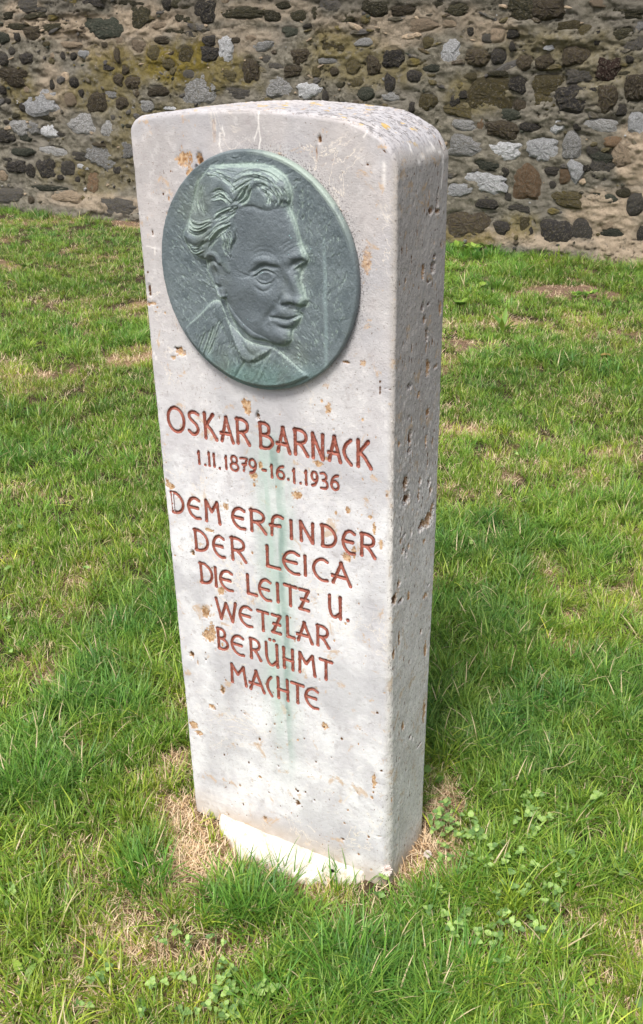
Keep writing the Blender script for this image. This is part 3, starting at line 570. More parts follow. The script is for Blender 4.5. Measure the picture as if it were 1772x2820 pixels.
SP = [(1166,746,9,46,6,1,.2),(1193,735,13,34,9,.5,.9),(1197,708,8,16,6,.4,1),(1182,775,12,5,5,.3,1),(1166,843,9,26,8,.4,1),(1181,837,9,5,4,.3,.8),(1170,879,8,22,6,.8,.6),(1176,920,8,40,7,.6,.8),(1175,960,4,26,3,.9,.2),(1179,1011,11,58,5,1,.1),(1213,850,8,40,3,.8,.2),(1128,1063,12,20,8,.3,1),
      (1161,1020,4,26,4,.4,.7),(1200,1010,12,10,3,.6,.5),(1154,1087,10,20,2,.9,.1),(1179,1135,10,34,3,.8,.3),(1126,1150,6,12,5,.4,.8),(1129,1207,10,40,5,.5,.7),(1174,1213,7,34,4,.9,.3),(1192,1215,5,36,3,.7,.4),(1100,1222,6,16,2,1,.2),(1128,1242,12,18,5,.5,.8),
      (1118,1330,13,40,6,.7,.7),(1120,1372,20,34,7,.6,.8),(1158,1323,8,22,6,.7,.7),(1154,1365,6,36,5,.8,.4),(1183,1325,9,26,7,.5,.9),(1187,1350,7,24,6,.7,.7),(1180,1430,26,44,9,1,.3),(1163,1445,20,30,11,.7,.8),(1190,1400,12,30,7,.9,.4),(1206,1400,8,30,8,.6,.7),
      (1114,1475,8,10,6,.4,1),(1133,1464,5,26,5,.5,.8),(1105,1490,10,16,4,.8,.4),(1112,1514,9,24,6,.6,.7),(1119,1526,6,24,6,.3,1),(1126,1506,6,24,4,.9,.3),(1181,1611,9,6,6,.3,1),(1168,1490,8,10,2,1,0),(1100,1606,10,30,4,.7,.6),(1087,1650,14,30,4,.6,.7),(1104,1655,14,14,5,.5,.8),(1126,1640,8,26,2,.9,.2),(1172,1640,14,18,2,.9,.1),
      (1205,556,6,60,7,.4,1),(1188,580,13,20,7,.7,.8),(1207,582,14,12,6,.8,.6),(1200,360,10,10,5,.4,.8),(1226,396,8,24,4,.4,.8),(1160,1740,6,16,5,.7,.6),(1172,1790,8,50,3,1,.2),(1130,2030,6,12,5,.4,1),(1138,2033,5,9,5,.4,1),(1155,2052,16,6,4,.3,1),(1168,1960,8,60,2,1,0),(1100,1760,6,40,2,.8,.4),(1085,1800,8,30,2,.8,.4),(1110,2000,8,30,2,.8,.3)]
def blobs(lst, plane):
    out = []
    for (X, Y, ww, hh, dep, oc, ho) in lst:
        p = onp(X, Y, *plane); a = 0 if plane[0] == 1 else 1
        q1 = onp(X + ww / 2, Y, *plane); q0 = onp(X - ww / 2, Y, *plane); t1 = onp(X, Y - hh / 2, *plane); t0 = onp(X, Y + hh / 2, *plane)
        out.append((p[a], p[2], max(.0012, abs(q1[a] - q0[a]) / 2), max(.0012, abs(t1[2] - t0[2]) / 2), dep / 1000, oc, ho))
    return out
def rnd_pits(u0, u1, v0, v1, n, smin, smax, el, seed, oc=.6, ho=.6):
    r = random.Random(seed); out = []
    for _ in range(n):
        s = smin + (smax - smin) * r.random() ** 3
        out.append((r.uniform(u0, u1), r.uniform(v0, v1), s, s * r.uniform(1, el), s * r.uniform(.4, .8), oc * r.uniform(.3, 1.5), ho * r.uniform(0, 1.6)))
    return out
FPIT = blobs(FP, (1, 0)) + rnd_pits(.01, .49, .02, .5, 230, .0010, .0036, 1.6, 3) + rnd_pits(.01, .49, .5, 1.1, 130, .001, .0032, 1.6, 4, .9, .3) + rnd_pits(.01, .49, 1.1, 1.5, 70, .001, .003, 1.8, 5)
SPIT = blobs(SP, (0, .5)) + rnd_pits(.012, .19, .02, 1.45, 330, .0008, .0022, 5, 6, .8, 1.1)
def apply_pits(pl, U, Vv, us, vs):
    """U,Vv vertex coordinates; returns inward depth, ochre, hole"""
    dep = np.zeros(len(U)); oc = np.zeros(len(U)); ho = np.zeros(len(U))
    order = np.argsort(Vv, kind='stable'); vs_ = Vv[order]
    wob = .35 * noise2(U * 260, Vv * 260, 55) + .25 * noise2(U * 700, Vv * 700, 56)
    for (u, v, a, b, de, o_, h_) in pl:
        i0, i1 = np.searchsorted(vs_, [v - 2 * b - .002, v + 2 * b + .002]); ix = order[i0:i1]
        ix = ix[np.abs(U[ix] - u) < 2 * a + .002]
        if not len(ix): continue
        d = np.hypot((U[ix] - u) / a, (Vv[ix] - v) / b) + wob[ix]
        k = 1 - sstep(.65, 1.1, d)
        dep[ix] = np.maximum(dep[ix], de * k * (.7 + .3 * wob[ix])); oc[ix] = np.maximum(oc[ix], k * o_); ho[ix] = np.maximum(ho[ix], (1 - sstep(.3, .95, d)) * h_)
    return dep, oc, ho

def build_slab():
    # column plan positions (x, y) along left side (coarse), front, right side, back (coarse)
    th = np.linspace(0, math.pi / 2, 9); e = RC * (1 - np.cos(th))
    fx = np.concatenate([e[:-1], np.linspace(RC, W - RC, 290), (W - e[::-1])[1:]])
    def side_y(n): return np.concatenate([np.linspace(0, RA, 7)[:-1], np.linspace(RA, D - RA, n), np.linspace(D - RA, D, 6)[1:]])
    sy = side_y(125); ly = side_y(8)[::-1]
    cols = [(0, y) for y in ly[:-1]] + [(x, 0) for x in fx] + [(W, y) for y in sy[1:]] + [(x, D) for x in np.linspace(W, 0, 24)[1:]]
    cols = np.array(cols, float); nc = len(cols)
    t = np.concatenate([np.linspace(0, .965, 820), .965 + .035 * (1 - (1 - np.linspace(0, 1, 34)[1:]) ** 1.6)]); nr = len(t); ZB = -.12
    zt = ztop(cols[:, 0]); Z = ZB + (zt[:, None] - ZB) * t[None, :]
    # keep rows level except in the top band
    lev = ZB + (1.42 - ZB) * np.clip(t / .95, 0, 1)[None, :]
    Z = np.where(t[None, :] <= .95, lev, 1.42 + (zt[:, None] - 1.42) * ((t[None, :] - .95) / .05))
    X = np.repeat(cols[:, :1], nr, 1); Y = np.repeat(cols[:, 1:], nr, 1)
    V = np.stack([X.ravel(), Y.ravel(), Z.ravel()], 1); F = gridfaces(nc, nr)
    # top cap: front columns x side columns, its own vertices inside, shared at the front and right edges
    i_f0 = len(ly) - 1; nf = len(fx); ns = len(sy); capid = np.zeros((nf, ns), int); nxt = len(V); capV = []
    for a in range(nf):
        capid[a, 0] = (i_f0 + a) * nr + nr - 1
    for b in range(ns): capid[nf - 1, b] = (i_f0 + nf - 1 + b) * nr + nr - 1
    A, Bb = np.meshgrid(np.arange(nf - 1), np.arange(1, ns), indexing='ij')
    capid[A, Bb] = nxt + np.arange(A.size).reshape(A.shape)
    capV = np.stack([fx[A].ravel(), sy[Bb].ravel(), ztop(fx)[A].ravel()], 1)
    V = np.vstack([V, capV])
    q = np.stack([capid[:-1, :-1], capid[1:, :-1], capid[1:, 1:], capid[:-1, 1:]], -1).reshape(-1, 4)
    F = np.vstack([F, q])
    sharp = V.copy()
    # rounded edges
    x, y, z = V.T; h = 1e-4; s0 = sd2(x, z); gx = (sd2(x + h, z) - sd2(x - h, z)) / (2 * h); gz_ = (sd2(x, z + h) - sd2(x, z - h)) / (2 * h)
    gl = np.hypot(gx, gz_) + 1e-9; gx, gz_ = gx / gl, gz_ / gl
    # worn arris: radius swells toward the bottom right and varies along the edge
    ra = RA * (1 + .12 * noise3(x * 14, y * 14, z * 14, 12) - .42 * sstep(.5, .9, z) * sstep(1.49, 1.44, z) * (x > .4) + 2.2 * sstep(.8, .05, z) * (x > .4))
    k = np.maximum(0, s0 + ra); Q = np.stack([x - gx * k, np.clip(y, ra, D - ra), z - gz_ * k], 1)
    dirv = V - Q; L = np.linalg.norm(dirv, axis=1, keepdims=True); N = dirv / np.maximum(L, 1e-9); P = Q + N * ra[:, None]
    # surface relief
    disp = .0003 * noise3(x * 14, y * 14, z * 14, 1) + .00022 * noise3(x * 70, y * 70, z * 70, 2) + .00022 * noise3(x * 190, y * 190, z * 190, 3)
    edge = np.clip(1 - np.abs(s0) / .02, 0, 1) * (y < .05); disp -= .0006 * edge * np.maximum(0, noise3(x * 60, y * 60, z * 60, 4))
    wf = (-N[:, 1] > .75); ws = (N[:, 0] > .75)
    disp += np.where(ws, .00012 * noise3(x * 0, y * 200, z * 60, 6) + .00022 * noise3(x * 0, y * 420, z * 160, 7), 0)
    topn = N[:, 2] > .6; disp += np.where(topn, .0009 * noise3(x * 60, y * 200, 0 * z, 8) + .0005 * noise3(x * 260, y * 260, 0 * z, 9), 0)
    pit = np.zeros(len(V)); och = np.zeros(len(V))
    ix = np.where(wf)[0]; dd, oo, hh = apply_pits(FPIT, x[ix], z[ix], 0, 0); disp[ix] -= dd; och[ix] = oo; pit[ix] = hh
    ix = np.where(ws)[0]; dd, oo, hh = apply_pits(SPIT, y[ix], z[ix], 0, 0); disp[ix] -= dd; och[ix] = oo; pit[ix] = hh
    # carved grooves
    ixf = np.where(wf)[0]
    for g in GLY:
        k = ixf[(x[ixf] > g[3] - .006) & (x[ixf] < g[4] + .006) & (z[ixf] > g[5] - .006) & (z[ixf] < g[6] + .006)]
        if not len(k): continue
        d = glyph_d(g, x[k], z[k]); dep = carve_depth(g, d); dep = np.where(d < .0006, dep + .0012 * sstep(.0006, -.0012, d), 0); disp[k] = np.minimum(disp[k], -dep) if False else disp[k] * (1 - sstep(.001, -.001, d)) - dep
        och[k] *= sstep(-.001, .001, d); pit[k] *= sstep(-.001, .001, d)
    dm = np.hypot((x - MX) / OX, (z - MZ) / OZ) - MR; ang = np.arctan2(z - MZ, x - MX)
    lich = np.where(wf, np.exp(-np.maximum(dm, 0) / .012) * sstep(-1.0, -.2, ang) * sstep(2.2, 1.0, ang), 0)
    vein = np.zeros(len(V))
    for vl in ([(1035,318),(1042,340),(1063,366),(1078,395)], [(1056,430),(1060,480),(1061,540),(1063,612)], [(710,296),(714,340),(718,390),(712,410)], [(607,365),(604,400),(612,420)], [(612,350),(618,375)], [(1040,305),(1020,345),(1000,380)], [(700,385),(712,350)], [(402,676),(428,684),(427,700)], [(405,925),(430,990)]):
        pp = [(lambda p: (p[0], p[2]))(onp(a, b, 1, 0)) for a, b in vl]; dv = segdist(x[ixf] + .0012 * noise2(x[ixf] * 150, z[ixf] * 150, 66), z[ixf] + .0012 * noise2(x[ixf] * 150, z[ixf] * 150, 67), pp)
        vein[ixf] = np.maximum(vein[ixf], (1 - sstep(.0006, .0019, dv)) * .6)
    ixs = np.where(ws)[0]
    for vl in ([(1153,448),(1180,420),(1205,412),(1222,424),(1219,470),(1216,518)], [(1197,376),(1205,412)], [(1150,395),(1142,420)]):
        pp = [(lambda p: (p[1], p[2]))(onp(a, b, 0, .5)) for a, b in vl]; dv = segdist(y[ixs] + .002 * noise2(y[ixs] * 150, z[ixs] * 150, 66), z[ixs], pp)
        vein[ixs] = np.maximum(vein[ixs], (1 - sstep(.001, .003, dv)) * .6)
    P = P + N * disp[:, None]
    me = mesh_np('slab_body', P, F, M['lime'], True, {'pit': pit, 'ochre': och, 'lichen': lich, 'vein': vein})
    link('slab_body', me, slab_root)
build_slab()

def clip_grid(dfun, x0, x1, z0, z1, st):
    """grid over a box kept where dfun<0; the boundary is snapped onto the contour"""
    xs = np.arange(x0, x1 + st, st); zs = np.arange(z0, z1 + st, st); X, Z = np.meshgrid(xs, zs, indexing='ij'); d = dfun(X, Z); ins = d < 0
    cell = ins[:-1, :-1] | ins[1:, :-1] | ins[:-1, 1:] | ins[1:, 1:]
    a = np.arange(X.size).reshape(X.shape); q = np.stack([a[:-1, :-1], a[1:, :-1], a[1:, 1:], a[:-1, 1:]], -1)[cell]
    h = st * .3; gx = (dfun(X + h, Z) - dfun(X - h, Z)) / (2 * h); gz_ = (dfun(X, Z + h) - dfun(X, Z - h)) / (2 * h); gl = np.maximum(np.hypot(gx, gz_), .5)
    mv = np.where(d > 0, np.minimum(d, st * 1.5), 0) / gl ** 2; X2 = X - gx * mv; Z2 = Z - gz_ * mv
    us = np.unique(q); re = np.full(X.size, -1); re[us] = np.arange(len(us))
    return X2.ravel()[us], Z2.ravel()[us], re[q]
for g in GLY:
    f = lambda a, b, g=g: glyph_d(g, a, b)
    xx, zz, F = clip_grid(f, g[3] - .002, g[4] + .002, g[5] - .002, g[6] + .002, .00085)
    d = f(xx, zz); y = carve_depth(g, d) - .00018 + .0003 * noise2(xx * 500, zz * 500, 4)
    y = np.where(d > -.0004, -.0004, y)
    me = mesh_np('letter', np.stack([xx, y, zz], 1), F, M['paint'], True)
    name = {'.': 'full_stop', '-': 'dash'}.get(g[0], 'digit' if g[0].isdigit() else 'letter')
    link(name, me, slab_root)

# ---- footing
def build_footing():
    out = [gnd(a, b, .012) for a, b in [(598, 2262), (612, 2296), (640, 2330), (668, 2356), (710, 2382), (760, 2402), (820, 2420), (890, 2432), (950, 2428), (1000, 2424)]]
    fx = np.array([p[0] for p in out]); fy = np.array([min(p[1], -.004) for p in out]); o = np.argsort(fx); fx, fy = fx[o], fy[o]
    xs = np.linspace(fx[0], min(fx[-1], .47), 90); ye = np.interp(xs, fx, fy) + .007 * np.array(noise2(xs * 60, 0 * xs, 2)); ye[0] = ye[-1] = -.002
    ts = np.concatenate([np.linspace(0, .85, 26), np.linspace(.88, 1, 8)]); X = np.repeat(xs[:, None], len(ts), 1); Y = .004 + (ye[:, None] - .004) * ts[None, :]
    dist = (Y - ye[:, None]); Z = -.02 + .036 * np.sqrt(np.clip(dist / .014, 0, 1)) + .003 * fbm2(X * 30, Y * 30, 4, 2) + .001 * noise2(X * 220, Y * 220, 6)
    Z += .006 * np.clip(1 + Y / .05, 0, 1)
    link('footing', mesh_np('footing', np.stack([X.ravel(), Y.ravel(), Z.ravel()], 1), gridfaces(len(xs), len(ts)), M['conc']), slab_root)
    return fx, fy
FTX, FTY = build_footing()

# ------------------------------------------------------------------ bronze medallion with the portrait relief
def build_medallion():
    st = .0006; n = int(2 * MR / st) + 9; xs = MX - MR - .002 + st * np.arange(n); zs = MZ - MR - .002 + st * np.arange(n)
    X, Z = np.meshgrid(xs, zs, indexing='ij'); mm = .001
    pl = -MT - .008
    def A(u, v): p = onp(400 + u / 2.3277, 380 + v / 2.3277, 1, pl); return (MX + (p[0] - MX) / OX, MZ + (p[2] - MZ) / OZ)
    def Dd(u, v): p = onp(550 + u / 4.3229, 640 + v / 4.3229, 1, pl); return (MX + (p[0] - MX) / OX, MZ + (p[2] - MZ) / OZ)
    def Hh(u, v): p = onp(480 + u / 3.7825, 430 + v / 3.7825, 1, pl); return (MX + (p[0] - MX) / OX, MZ + (p[2] - MZ) / OZ)
    def Bq(u, v): p = onp(440 + u / 3.2891, 780 + v / 3.2891, 1, pl); return (MX + (p[0] - MX) / OX, MZ + (p[2] - MZ) / OZ)
    def tr(f, l): return [f(*p) for p in l]
    H = np.zeros_like(X); SM = np.zeros_like(X)
    def insided(poly):
        poly = smooth_curve(list(poly) + [poly[0]], 3)[:-1]; ins = inpoly(X, Z, poly); d = segdist(X, Z, list(poly) + [poly[0]]); return np.where(ins, d, -d)
    def dome(d, R, amp): t = np.clip(d / R, 0, 1); return amp * np.sqrt(np.maximum(0, 1 - (1 - t) ** 2))
    def win(pts, r):
        px = [p[0] for p in pts]; pz = [p[1] for p in pts]; i0, i1 = np.searchsorted(xs, [min(px) - r, max(px) + r]); j0, j1 = np.searchsorted(zs, [min(pz) - r, max(pz) + r])
        return slice(max(i0, 0), i1), slice(max(j0, 0), j1)
    def line(pts, sg, amp, f=None, sm=True, asym=0, taper=True):
        if f is Dd: sg *= 1.12; amp *= .84
        if f is Hh: sg *= 1.1; amp *= .44
        q = tr(f, pts) if f else pts; q = smooth_curve(q, 6) if sm and len(q) > 2 else q
        w_ = win(q, 3 * sg); x_, z_ = X[w_], Z[w_]
        if x_.size == 0: return
        d = segdist(x_, z_, q); k = np.exp(-(d / sg) ** 2)
        if taper:
            e = np.minimum(np.hypot(x_ - q[0][0], z_ - q[0][1]), np.hypot(x_ - q[-1][0], z_ - q[-1][1])); k = k * (.35 + .65 * sstep(0, sg * 3, e))
        H[w_] += amp * k
    def bump(c, rx, rz, amp, f=None, rot=0, p=1.):
        c = f(*c) if f else c; w_ = win([c], 3 * max(rx, rz)); dx, dz = X[w_] - c[0], Z[w_] - c[1]; cr, sr = math.cos(rot), math.sin(rot)
        a, b = dx * cr + dz * sr, -dx * sr + dz * cr; H[w_] += amp * np.exp(-((a / rx) ** 2 + (b / rz) ** 2) ** p)
    # plate: very slightly hollow
    rr = np.hypot(X - MX, Z - MZ); H += 1.8 * mm * (rr / MR) ** 4 - .3 * mm
    H += .7 * mm * fbm2(X * 22, Z * 22, 3, 201) + .35 * mm * fbm2(X * 130, Z * 130, 3, 202)
    # bust: shoulders, neck
    sh = insided(tr(A, [(200, 1290), (255, 1215), (340, 1140), (420, 1055), (480, 1070), (540, 1200), (640, 1300), (760, 1340), (820, 1350), (900, 1415), (985, 1490), (1060, 1560), (1060, 1700), (500, 1700), (200, 1500)]))
    H += dome(sh, .022, 7.0 * mm)
    nk = insided(tr(A, [(470, 960), (520, 1040), (600, 1150), (700, 1240), (800, 1290), (810, 1350), (720, 1410), (655, 1440), (600, 1370), (560, 1270), (510, 1150), (470, 1060)])); H += dome(nk, .028, 4.5 * mm)
    # head mass
    HEAD = [(405, 185), (520, 178), (640, 176), (760, 180), (830, 210), (885, 255), (918, 330), (922, 400), (906, 440), (940, 520), (965, 600), (985, 680), (1012, 740), (1030, 785), (1012, 815), (985, 850), (985, 920), (1003, 985), (1020, 1040), (1016, 1078), (978, 1098), (976, 1128), (990, 1150), (972, 1185), (950, 1215), (934, 1238), (932, 1275), (930, 1302), (905, 1327), (868, 1338), (822, 1330), (780, 1306), (700, 1294), (650, 1262), (590, 1200), (545, 1135), (510, 1050), (470, 1010), (430, 930), (398, 850), (388, 790), (345, 772), (300, 745), (262, 690), (238, 620), (262, 560), (288, 470), (305, 400), (325, 320), (355, 250)]
    hd = insided(tr(A, HEAD)); H += dome(hd, .010, 2.4 * mm) + dome(hd, .045, 12 * mm)
    # face plane falls away toward the far cheek and toward the ear
    HAIR = [(400, 183), (520, 178), (640, 176), (760, 180), (830, 210), (885, 255), (922, 340), (920, 410), (895, 442), (850, 448), (800, 462), (740, 440), (690, 430), (640, 440), (600, 468), (592, 520), (604, 570), (588, 630), (566, 690), (540, 745), (548, 800), (560, 860), (520, 850), (498, 800), (475, 752), (430, 735), (398, 770), (345, 772), (300, 745), (262, 690), (238, 620), (262, 560), (288, 470), (305, 400), (325, 320), (355, 250)]
    hr = insided(tr(A, HAIR)); H += dome(hr, .014, 2.4 * mm)
    # big locks: top quiff with its hollow, left swirl, side wave, back curl
    line([(600, 450), (650, 400), (710, 310), (800, 230), (900, 200), (1020, 220), (1110, 300), (1150, 400), (1130, 500)], .0095, 5.0 * mm, Hh)
    line([(880, 430), (860, 370), (890, 315), (950, 320), (1000, 400), (1010, 480)], .0042, -3.4 * mm, Hh)
    line([(1010, 340), (1050, 420), (1060, 500)], .006, 2.4 * mm, Hh)
    bump((960, 300), .0075, .0028, -3.6 * mm, Hh, -.2)
    line([(400, 330), (360, 400), (380, 500), (420, 590)], .006, 2.6 * mm, Hh)
    line([(410, 270), (500, 260), (580, 320), (620, 400), (660, 480)], .008, 3.2 * mm, Hh)
    line([(420, 400), (470, 370), (530, 400), (560, 440)], .0034, -2.6 * mm, Hh)
    line([(420, 480), (480, 450), (540, 480)], .005, 1.6 * mm, Hh)
    line([(200, 620), (260, 720), (350, 740), (440, 690), (520, 620)], .007, 2.8 * mm, Hh)
    line([(110, 760), (180, 850), (260, 880), (340, 850), (420, 780), (500, 720)], .0058, 4.2 * mm, Hh)
    line([(110, 830), (170, 920), (230, 1000), (300, 1020)], .006, 1.8 * mm, Hh)
    line([(150, 900), (240, 930), (330, 900), (400, 850)], .0036, -2.6 * mm, Hh)
    line([(690, 510), (620, 590), (560, 680), (520, 760), (600, 700)], .006, 1.6 * mm, Hh)
    line([(660, 560), (600, 700), (560, 850), (590, 1000), (640, 1060)], .006, 1.8 * mm, Hh)
    line([(700, 500), (640, 560), (560, 590)], .0028, -1.8 * mm, Hh); line([(560, 760), (620, 750), (660, 700)], .0026, -1.6 * mm, Hh)
    line([(480, 530), (540, 500)], .0024, -1.4 * mm, Hh); line([(640, 1050), (640, 960), (680, 880)], .0022, -1.4 * mm, Hh)
    # hairline step above the forehead
    line([(700, 500), (770, 520), (860, 520), (900, 550), (1000, 550), (1080, 520), (1150, 510)], .0032, -1.8 * mm, Hh)
    # forehead, temples
    bump((980, 720), .034, .030, 2.2 * mm, Hh); bump((760, 900), .018, .022, -1.4 * mm, Hh)
    line([(650, 265), (740, 218), (850, 228), (935, 275)], .0022, -.8 * mm, Dd); line([(640, 345), (700, 285), (800, 262), (880, 280)], .0018, -.7 * mm, Dd); line([(640, 215), (740, 165), (860, 170), (940, 230)], .002, -.55 * mm, Dd)
    for a in ([(980, 165), (1050, 110), (1110, 80)], [(1000, 210), (1070, 150), (1140, 120)], [(1040, 240), (1100, 190), (1170, 160)]): line(a, .0016, -.7 * mm, Dd)
    for k in range(3): line([(950 + 22 * k, 290), (985 + 20 * k, 350), (1000 + 18 * k, 420)], .0013, -.7 * mm, Dd)
    # brows
    line([(630, 400), (690, 345), (790, 320), (880, 345), (955, 385)], .0062, 3.2 * mm, Dd)
    line([(1070, 330), (1140, 290), (1210, 270), (1260, 290)], .0058, 3.0 * mm, Dd)
    # eye sockets, folds
    bump((800, 520), .026, .016, -3.8 * mm, Dd); bump((1180, 410), .016, .012, -4.2 * mm, Dd)
    line([(625, 478), (700, 435), (760, 398), (820, 388), (890, 402), (965, 412)], .0028, -4.0 * mm, Dd)
    bump((800, 505), .0150, .0075, 2.8 * mm, Dd, 0, 1.4); bump((700, 760), .03, .022, 1.8 * mm, Dd); bump((860, 330), .022, .008, 1.6 * mm, Dd)
    line([(645, 515), (700, 480), (755, 435), (805, 425), (860, 440), (925, 490)], .0022, 1.6 * mm, Dd)
    line([(655, 522), (705, 497), (755, 458), (805, 447), (860, 462), (915, 492)], .0017, -3.0 * mm, Dd)
    line([(690, 530), (740, 572), (800, 590), (865, 572), (920, 515)], .0019, 1.2 * mm, Dd); line([(680, 525), (735, 592), (800, 612), (880, 590)], .0014, -1.3 * mm, Dd)
    bump((802, 505), .0075, .0050, -1.6 * mm, Dd)
    line([(675, 620), (740, 675), (800, 690), (865, 655), (910, 600)], .0024, -1.5 * mm, Dd); line([(700, 600), (790, 650), (880, 610)], .004, 1.2 * mm, Dd)
    for k in range(4): line([(440, 430 + 26 * k), (540, 480 + 16 * k), (630, 508 + 4 * k)], .0014, -.9 * mm, Dd)
    line([(1092, 435), (1115, 385), (1175, 345), (1265, 330)], .0030, -3.8 * mm, Dd); line([(1110, 440), (1160, 400), (1215, 362)], .0018, 1.8 * mm, Dd); line([(1130, 450), (1190, 420), (1225, 380)], .0016, -1.6 * mm, Dd)
    # nose
    line([(1045, 395), (1090, 480), (1135, 580), (1175, 680), (1205, 760)], .0078, 6.0 * mm, Dd)
    line([(1160, 650), (1195, 740), (1205, 800)], .008, 3.6 * mm, Dd)
    line([(960, 470), (1000, 560), (1030, 640), (1000, 720)], .007, -2.4 * mm, Dd)
    bump((1065, 800), .0095, .0078, 4.8 * mm, Dd, -.2, 1.3); bump((1195, 825), .0095, .0088, 4.4 * mm, Dd, 0, 1.3)
    line([(1005, 868), (1040, 862), (1085, 848), (1130, 872), (1175, 895), (1225, 880), (1250, 845)], .0026, -5.6 * mm, Dd, taper=False)
    line([(975, 850), (970, 800), (1000, 745)], .0022, -2.4 * mm, Dd)
    bump((1095, 905), .012, .005, -2.4 * mm, Dd)
    # cheek, fold
    bump((590, 620), .030, .020, 2.6 * mm, Dd, .5); bump((640, 880), .020, .026, -2.2 * mm, Dd); bump((840, 760), .016, .014, 1.6 * mm, Dd)
    line([(945, 850), (895, 920), (830, 990), (805, 1060), (820, 1105)], .0050, -3.6 * mm, Dd)
    line([(740, 940), (720, 1040), (760, 1150)], .010, 2.4 * mm, Dd)
    bump((480, 1000), .02, .03, -.8 * mm, Dd)
    # lips, moustache, chin
    line([(900, 980), (960, 945), (1060, 935), (1150, 955)], .0078, 3.6 * mm, Dd)
    line([(865, 1008), (940, 1012), (1035, 1034), (1110, 1020), (1185, 998)], .0024, -4.6 * mm, Dd, taper=False)
    line([(940, 1068), (1000, 1082), (1065, 1088), (1130, 1062)], .0052, 3.6 * mm, Dd)
    line([(920, 1085), (990, 1128), (1080, 1145), (1130, 1112)], .0034, -3.4 * mm, Dd)
    bump((960, 1250), .026, .018, 4.6 * mm, Dd, 0, 1.2); bump((1045, 1270), .010, .014, 2.0 * mm, Dd)
    line([(545, 1180), (620, 1262), (720, 1292), (800, 1308), (870, 1350), (950, 1368), (1035, 1340), (1085, 1262)], .0034, -2.0 * mm, Dd)
    line([(560, 1120), (650, 1220), (760, 1262)], .012, 2.2 * mm, Dd)
    # ear
    bump((200, 480), .013, .030, 1.0 * mm, Dd, .2)
    line([(262, 345), (225, 278), (160, 250), (108, 285), (86, 360), (100, 450), (135, 550), (175, 640), (225, 715), (275, 765), (312, 755)], .0040, 5.0 * mm, Dd, taper=False)
    line([(122, 400), (132, 352), (185, 338), (245, 380)], .0024, -3.4 * mm, Dd); line([(140, 440), (165, 550), (200, 620)], .0026, -2.0 * mm, Dd)
    line([(160, 400), (210, 390), (245, 420)], .003, 1.4 * mm, Dd)
    bump((205, 480), .0055, .010, -4.4 * mm, Dd, .2); bump((255, 555), .006, .008, 2.4 * mm, Dd); line([(180, 590), (225, 600), (275, 600)], .0028, 2.2 * mm, Dd)
    line([(175, 605), (225, 645), (290, 640)], .0024, -2.8 * mm, Dd); bump((280, 715), .0085, .011, 3.6 * mm, Dd, 0, 1.3)
    line([(70, 330), (75, 450), (120, 580), (200, 720), (260, 795), (325, 780), (335, 730)], .0022, -2.6 * mm, Dd, taper=False)
    bump((370, 560), .014, .030, -1.4 * mm, Dd)
    # neck tendon, collar, lapels, tie
    line([(495, 1080), (525, 1180), (572, 1290), (622, 1390), (655, 1445)], .0052, 3.2 * mm, A); line([(545, 1150), (600, 1270), (660, 1370), (720, 1400)], .0046, -2.0 * mm, A)
    line([(440, 1120), (500, 1250), (560, 1380), (610, 1480)], .006, -1.8 * mm, A)
    line([(665, 1435), (730, 1400), (800, 1352)], .0050, 3.0 * mm, A); line([(690, 1450), (750, 1420), (805, 1375)], .0024, -2.2 * mm, A)
    line([(645, 1430), (610, 1480), (575, 1545)], .0028, -2.6 * mm, A); line([(795, 1375), (750, 1450), (715, 1545)], .0028, -2.2 * mm, A)
    line([(820, 1350), (900, 1415), (985, 1488), (1050, 1560)], .0052, 2.2 * mm, A); line([(745, 1430), (735, 1500), (690, 1560)], .008, 1.6 * mm, A)
    line([(255, 1215), (340, 1140), (425, 1062)], .0050, 2.2 * mm, A)
    SM = np.clip(sstep(.004, .012, hd) * (1 - sstep(-.002, .004, hr)), 0, 1)
    low = H.copy()
    # hair strands: many thin grooves following the locks
    r = random.Random(3)
    guides = [([(250, 130), (330, 110), (440, 130), (560, 150), (700, 160)], [(330, 220), (420, 210), (520, 230), (600, 290), (660, 400)]),
              ([(640, 200), (760, 150), (900, 140), (1040, 190), (1150, 280)], [(600, 420), (700, 330), (800, 260), (900, 250), (1000, 290)]),
              ([(900, 290), (1000, 310), (1080, 380), (1120, 480)], [(890, 330), (950, 370), (985, 430), (990, 500)]),
              ([(1090, 260), (1150, 340), (1180, 430), (1160, 510)], [(1010, 300), (1060, 380), (1080, 440), (1060, 510)]),
              ([(860, 300), (820, 360), (800, 440), (720, 500)], [(800, 260), (740, 320), (700, 400), (640, 470)]),
              ([(240, 170), (200, 300), (170, 450), (160, 600)], [(350, 300), (330, 400), (340, 500), (400, 600)]),
              ([(150, 560), (200, 640), (300, 670), (420, 640)], [(110, 700), (170, 800), (280, 820), (440, 720)]),
              ([(110, 800), (170, 900), (260, 930), (360, 860)], [(110, 870), (160, 980), (220, 1040), (330, 1000)]),
              ([(330, 860), (420, 780), (500, 700), (620, 640)], [(390, 980), (430, 900), (500, 830), (620, 760)]),
              ([(430, 620), (520, 560), (600, 540), (690, 510)], [(480, 700), (560, 650), (640, 600), (690, 540)]),
              ([(500, 780), (540, 860), (540, 960), (600, 1060)], [(680, 760), (690, 860), (640, 950), (620, 1050)]),
              ([(420, 380), (500, 340), (570, 370), (640, 450)], [(420, 460), (500, 440), (560, 460), (600, 520)])]
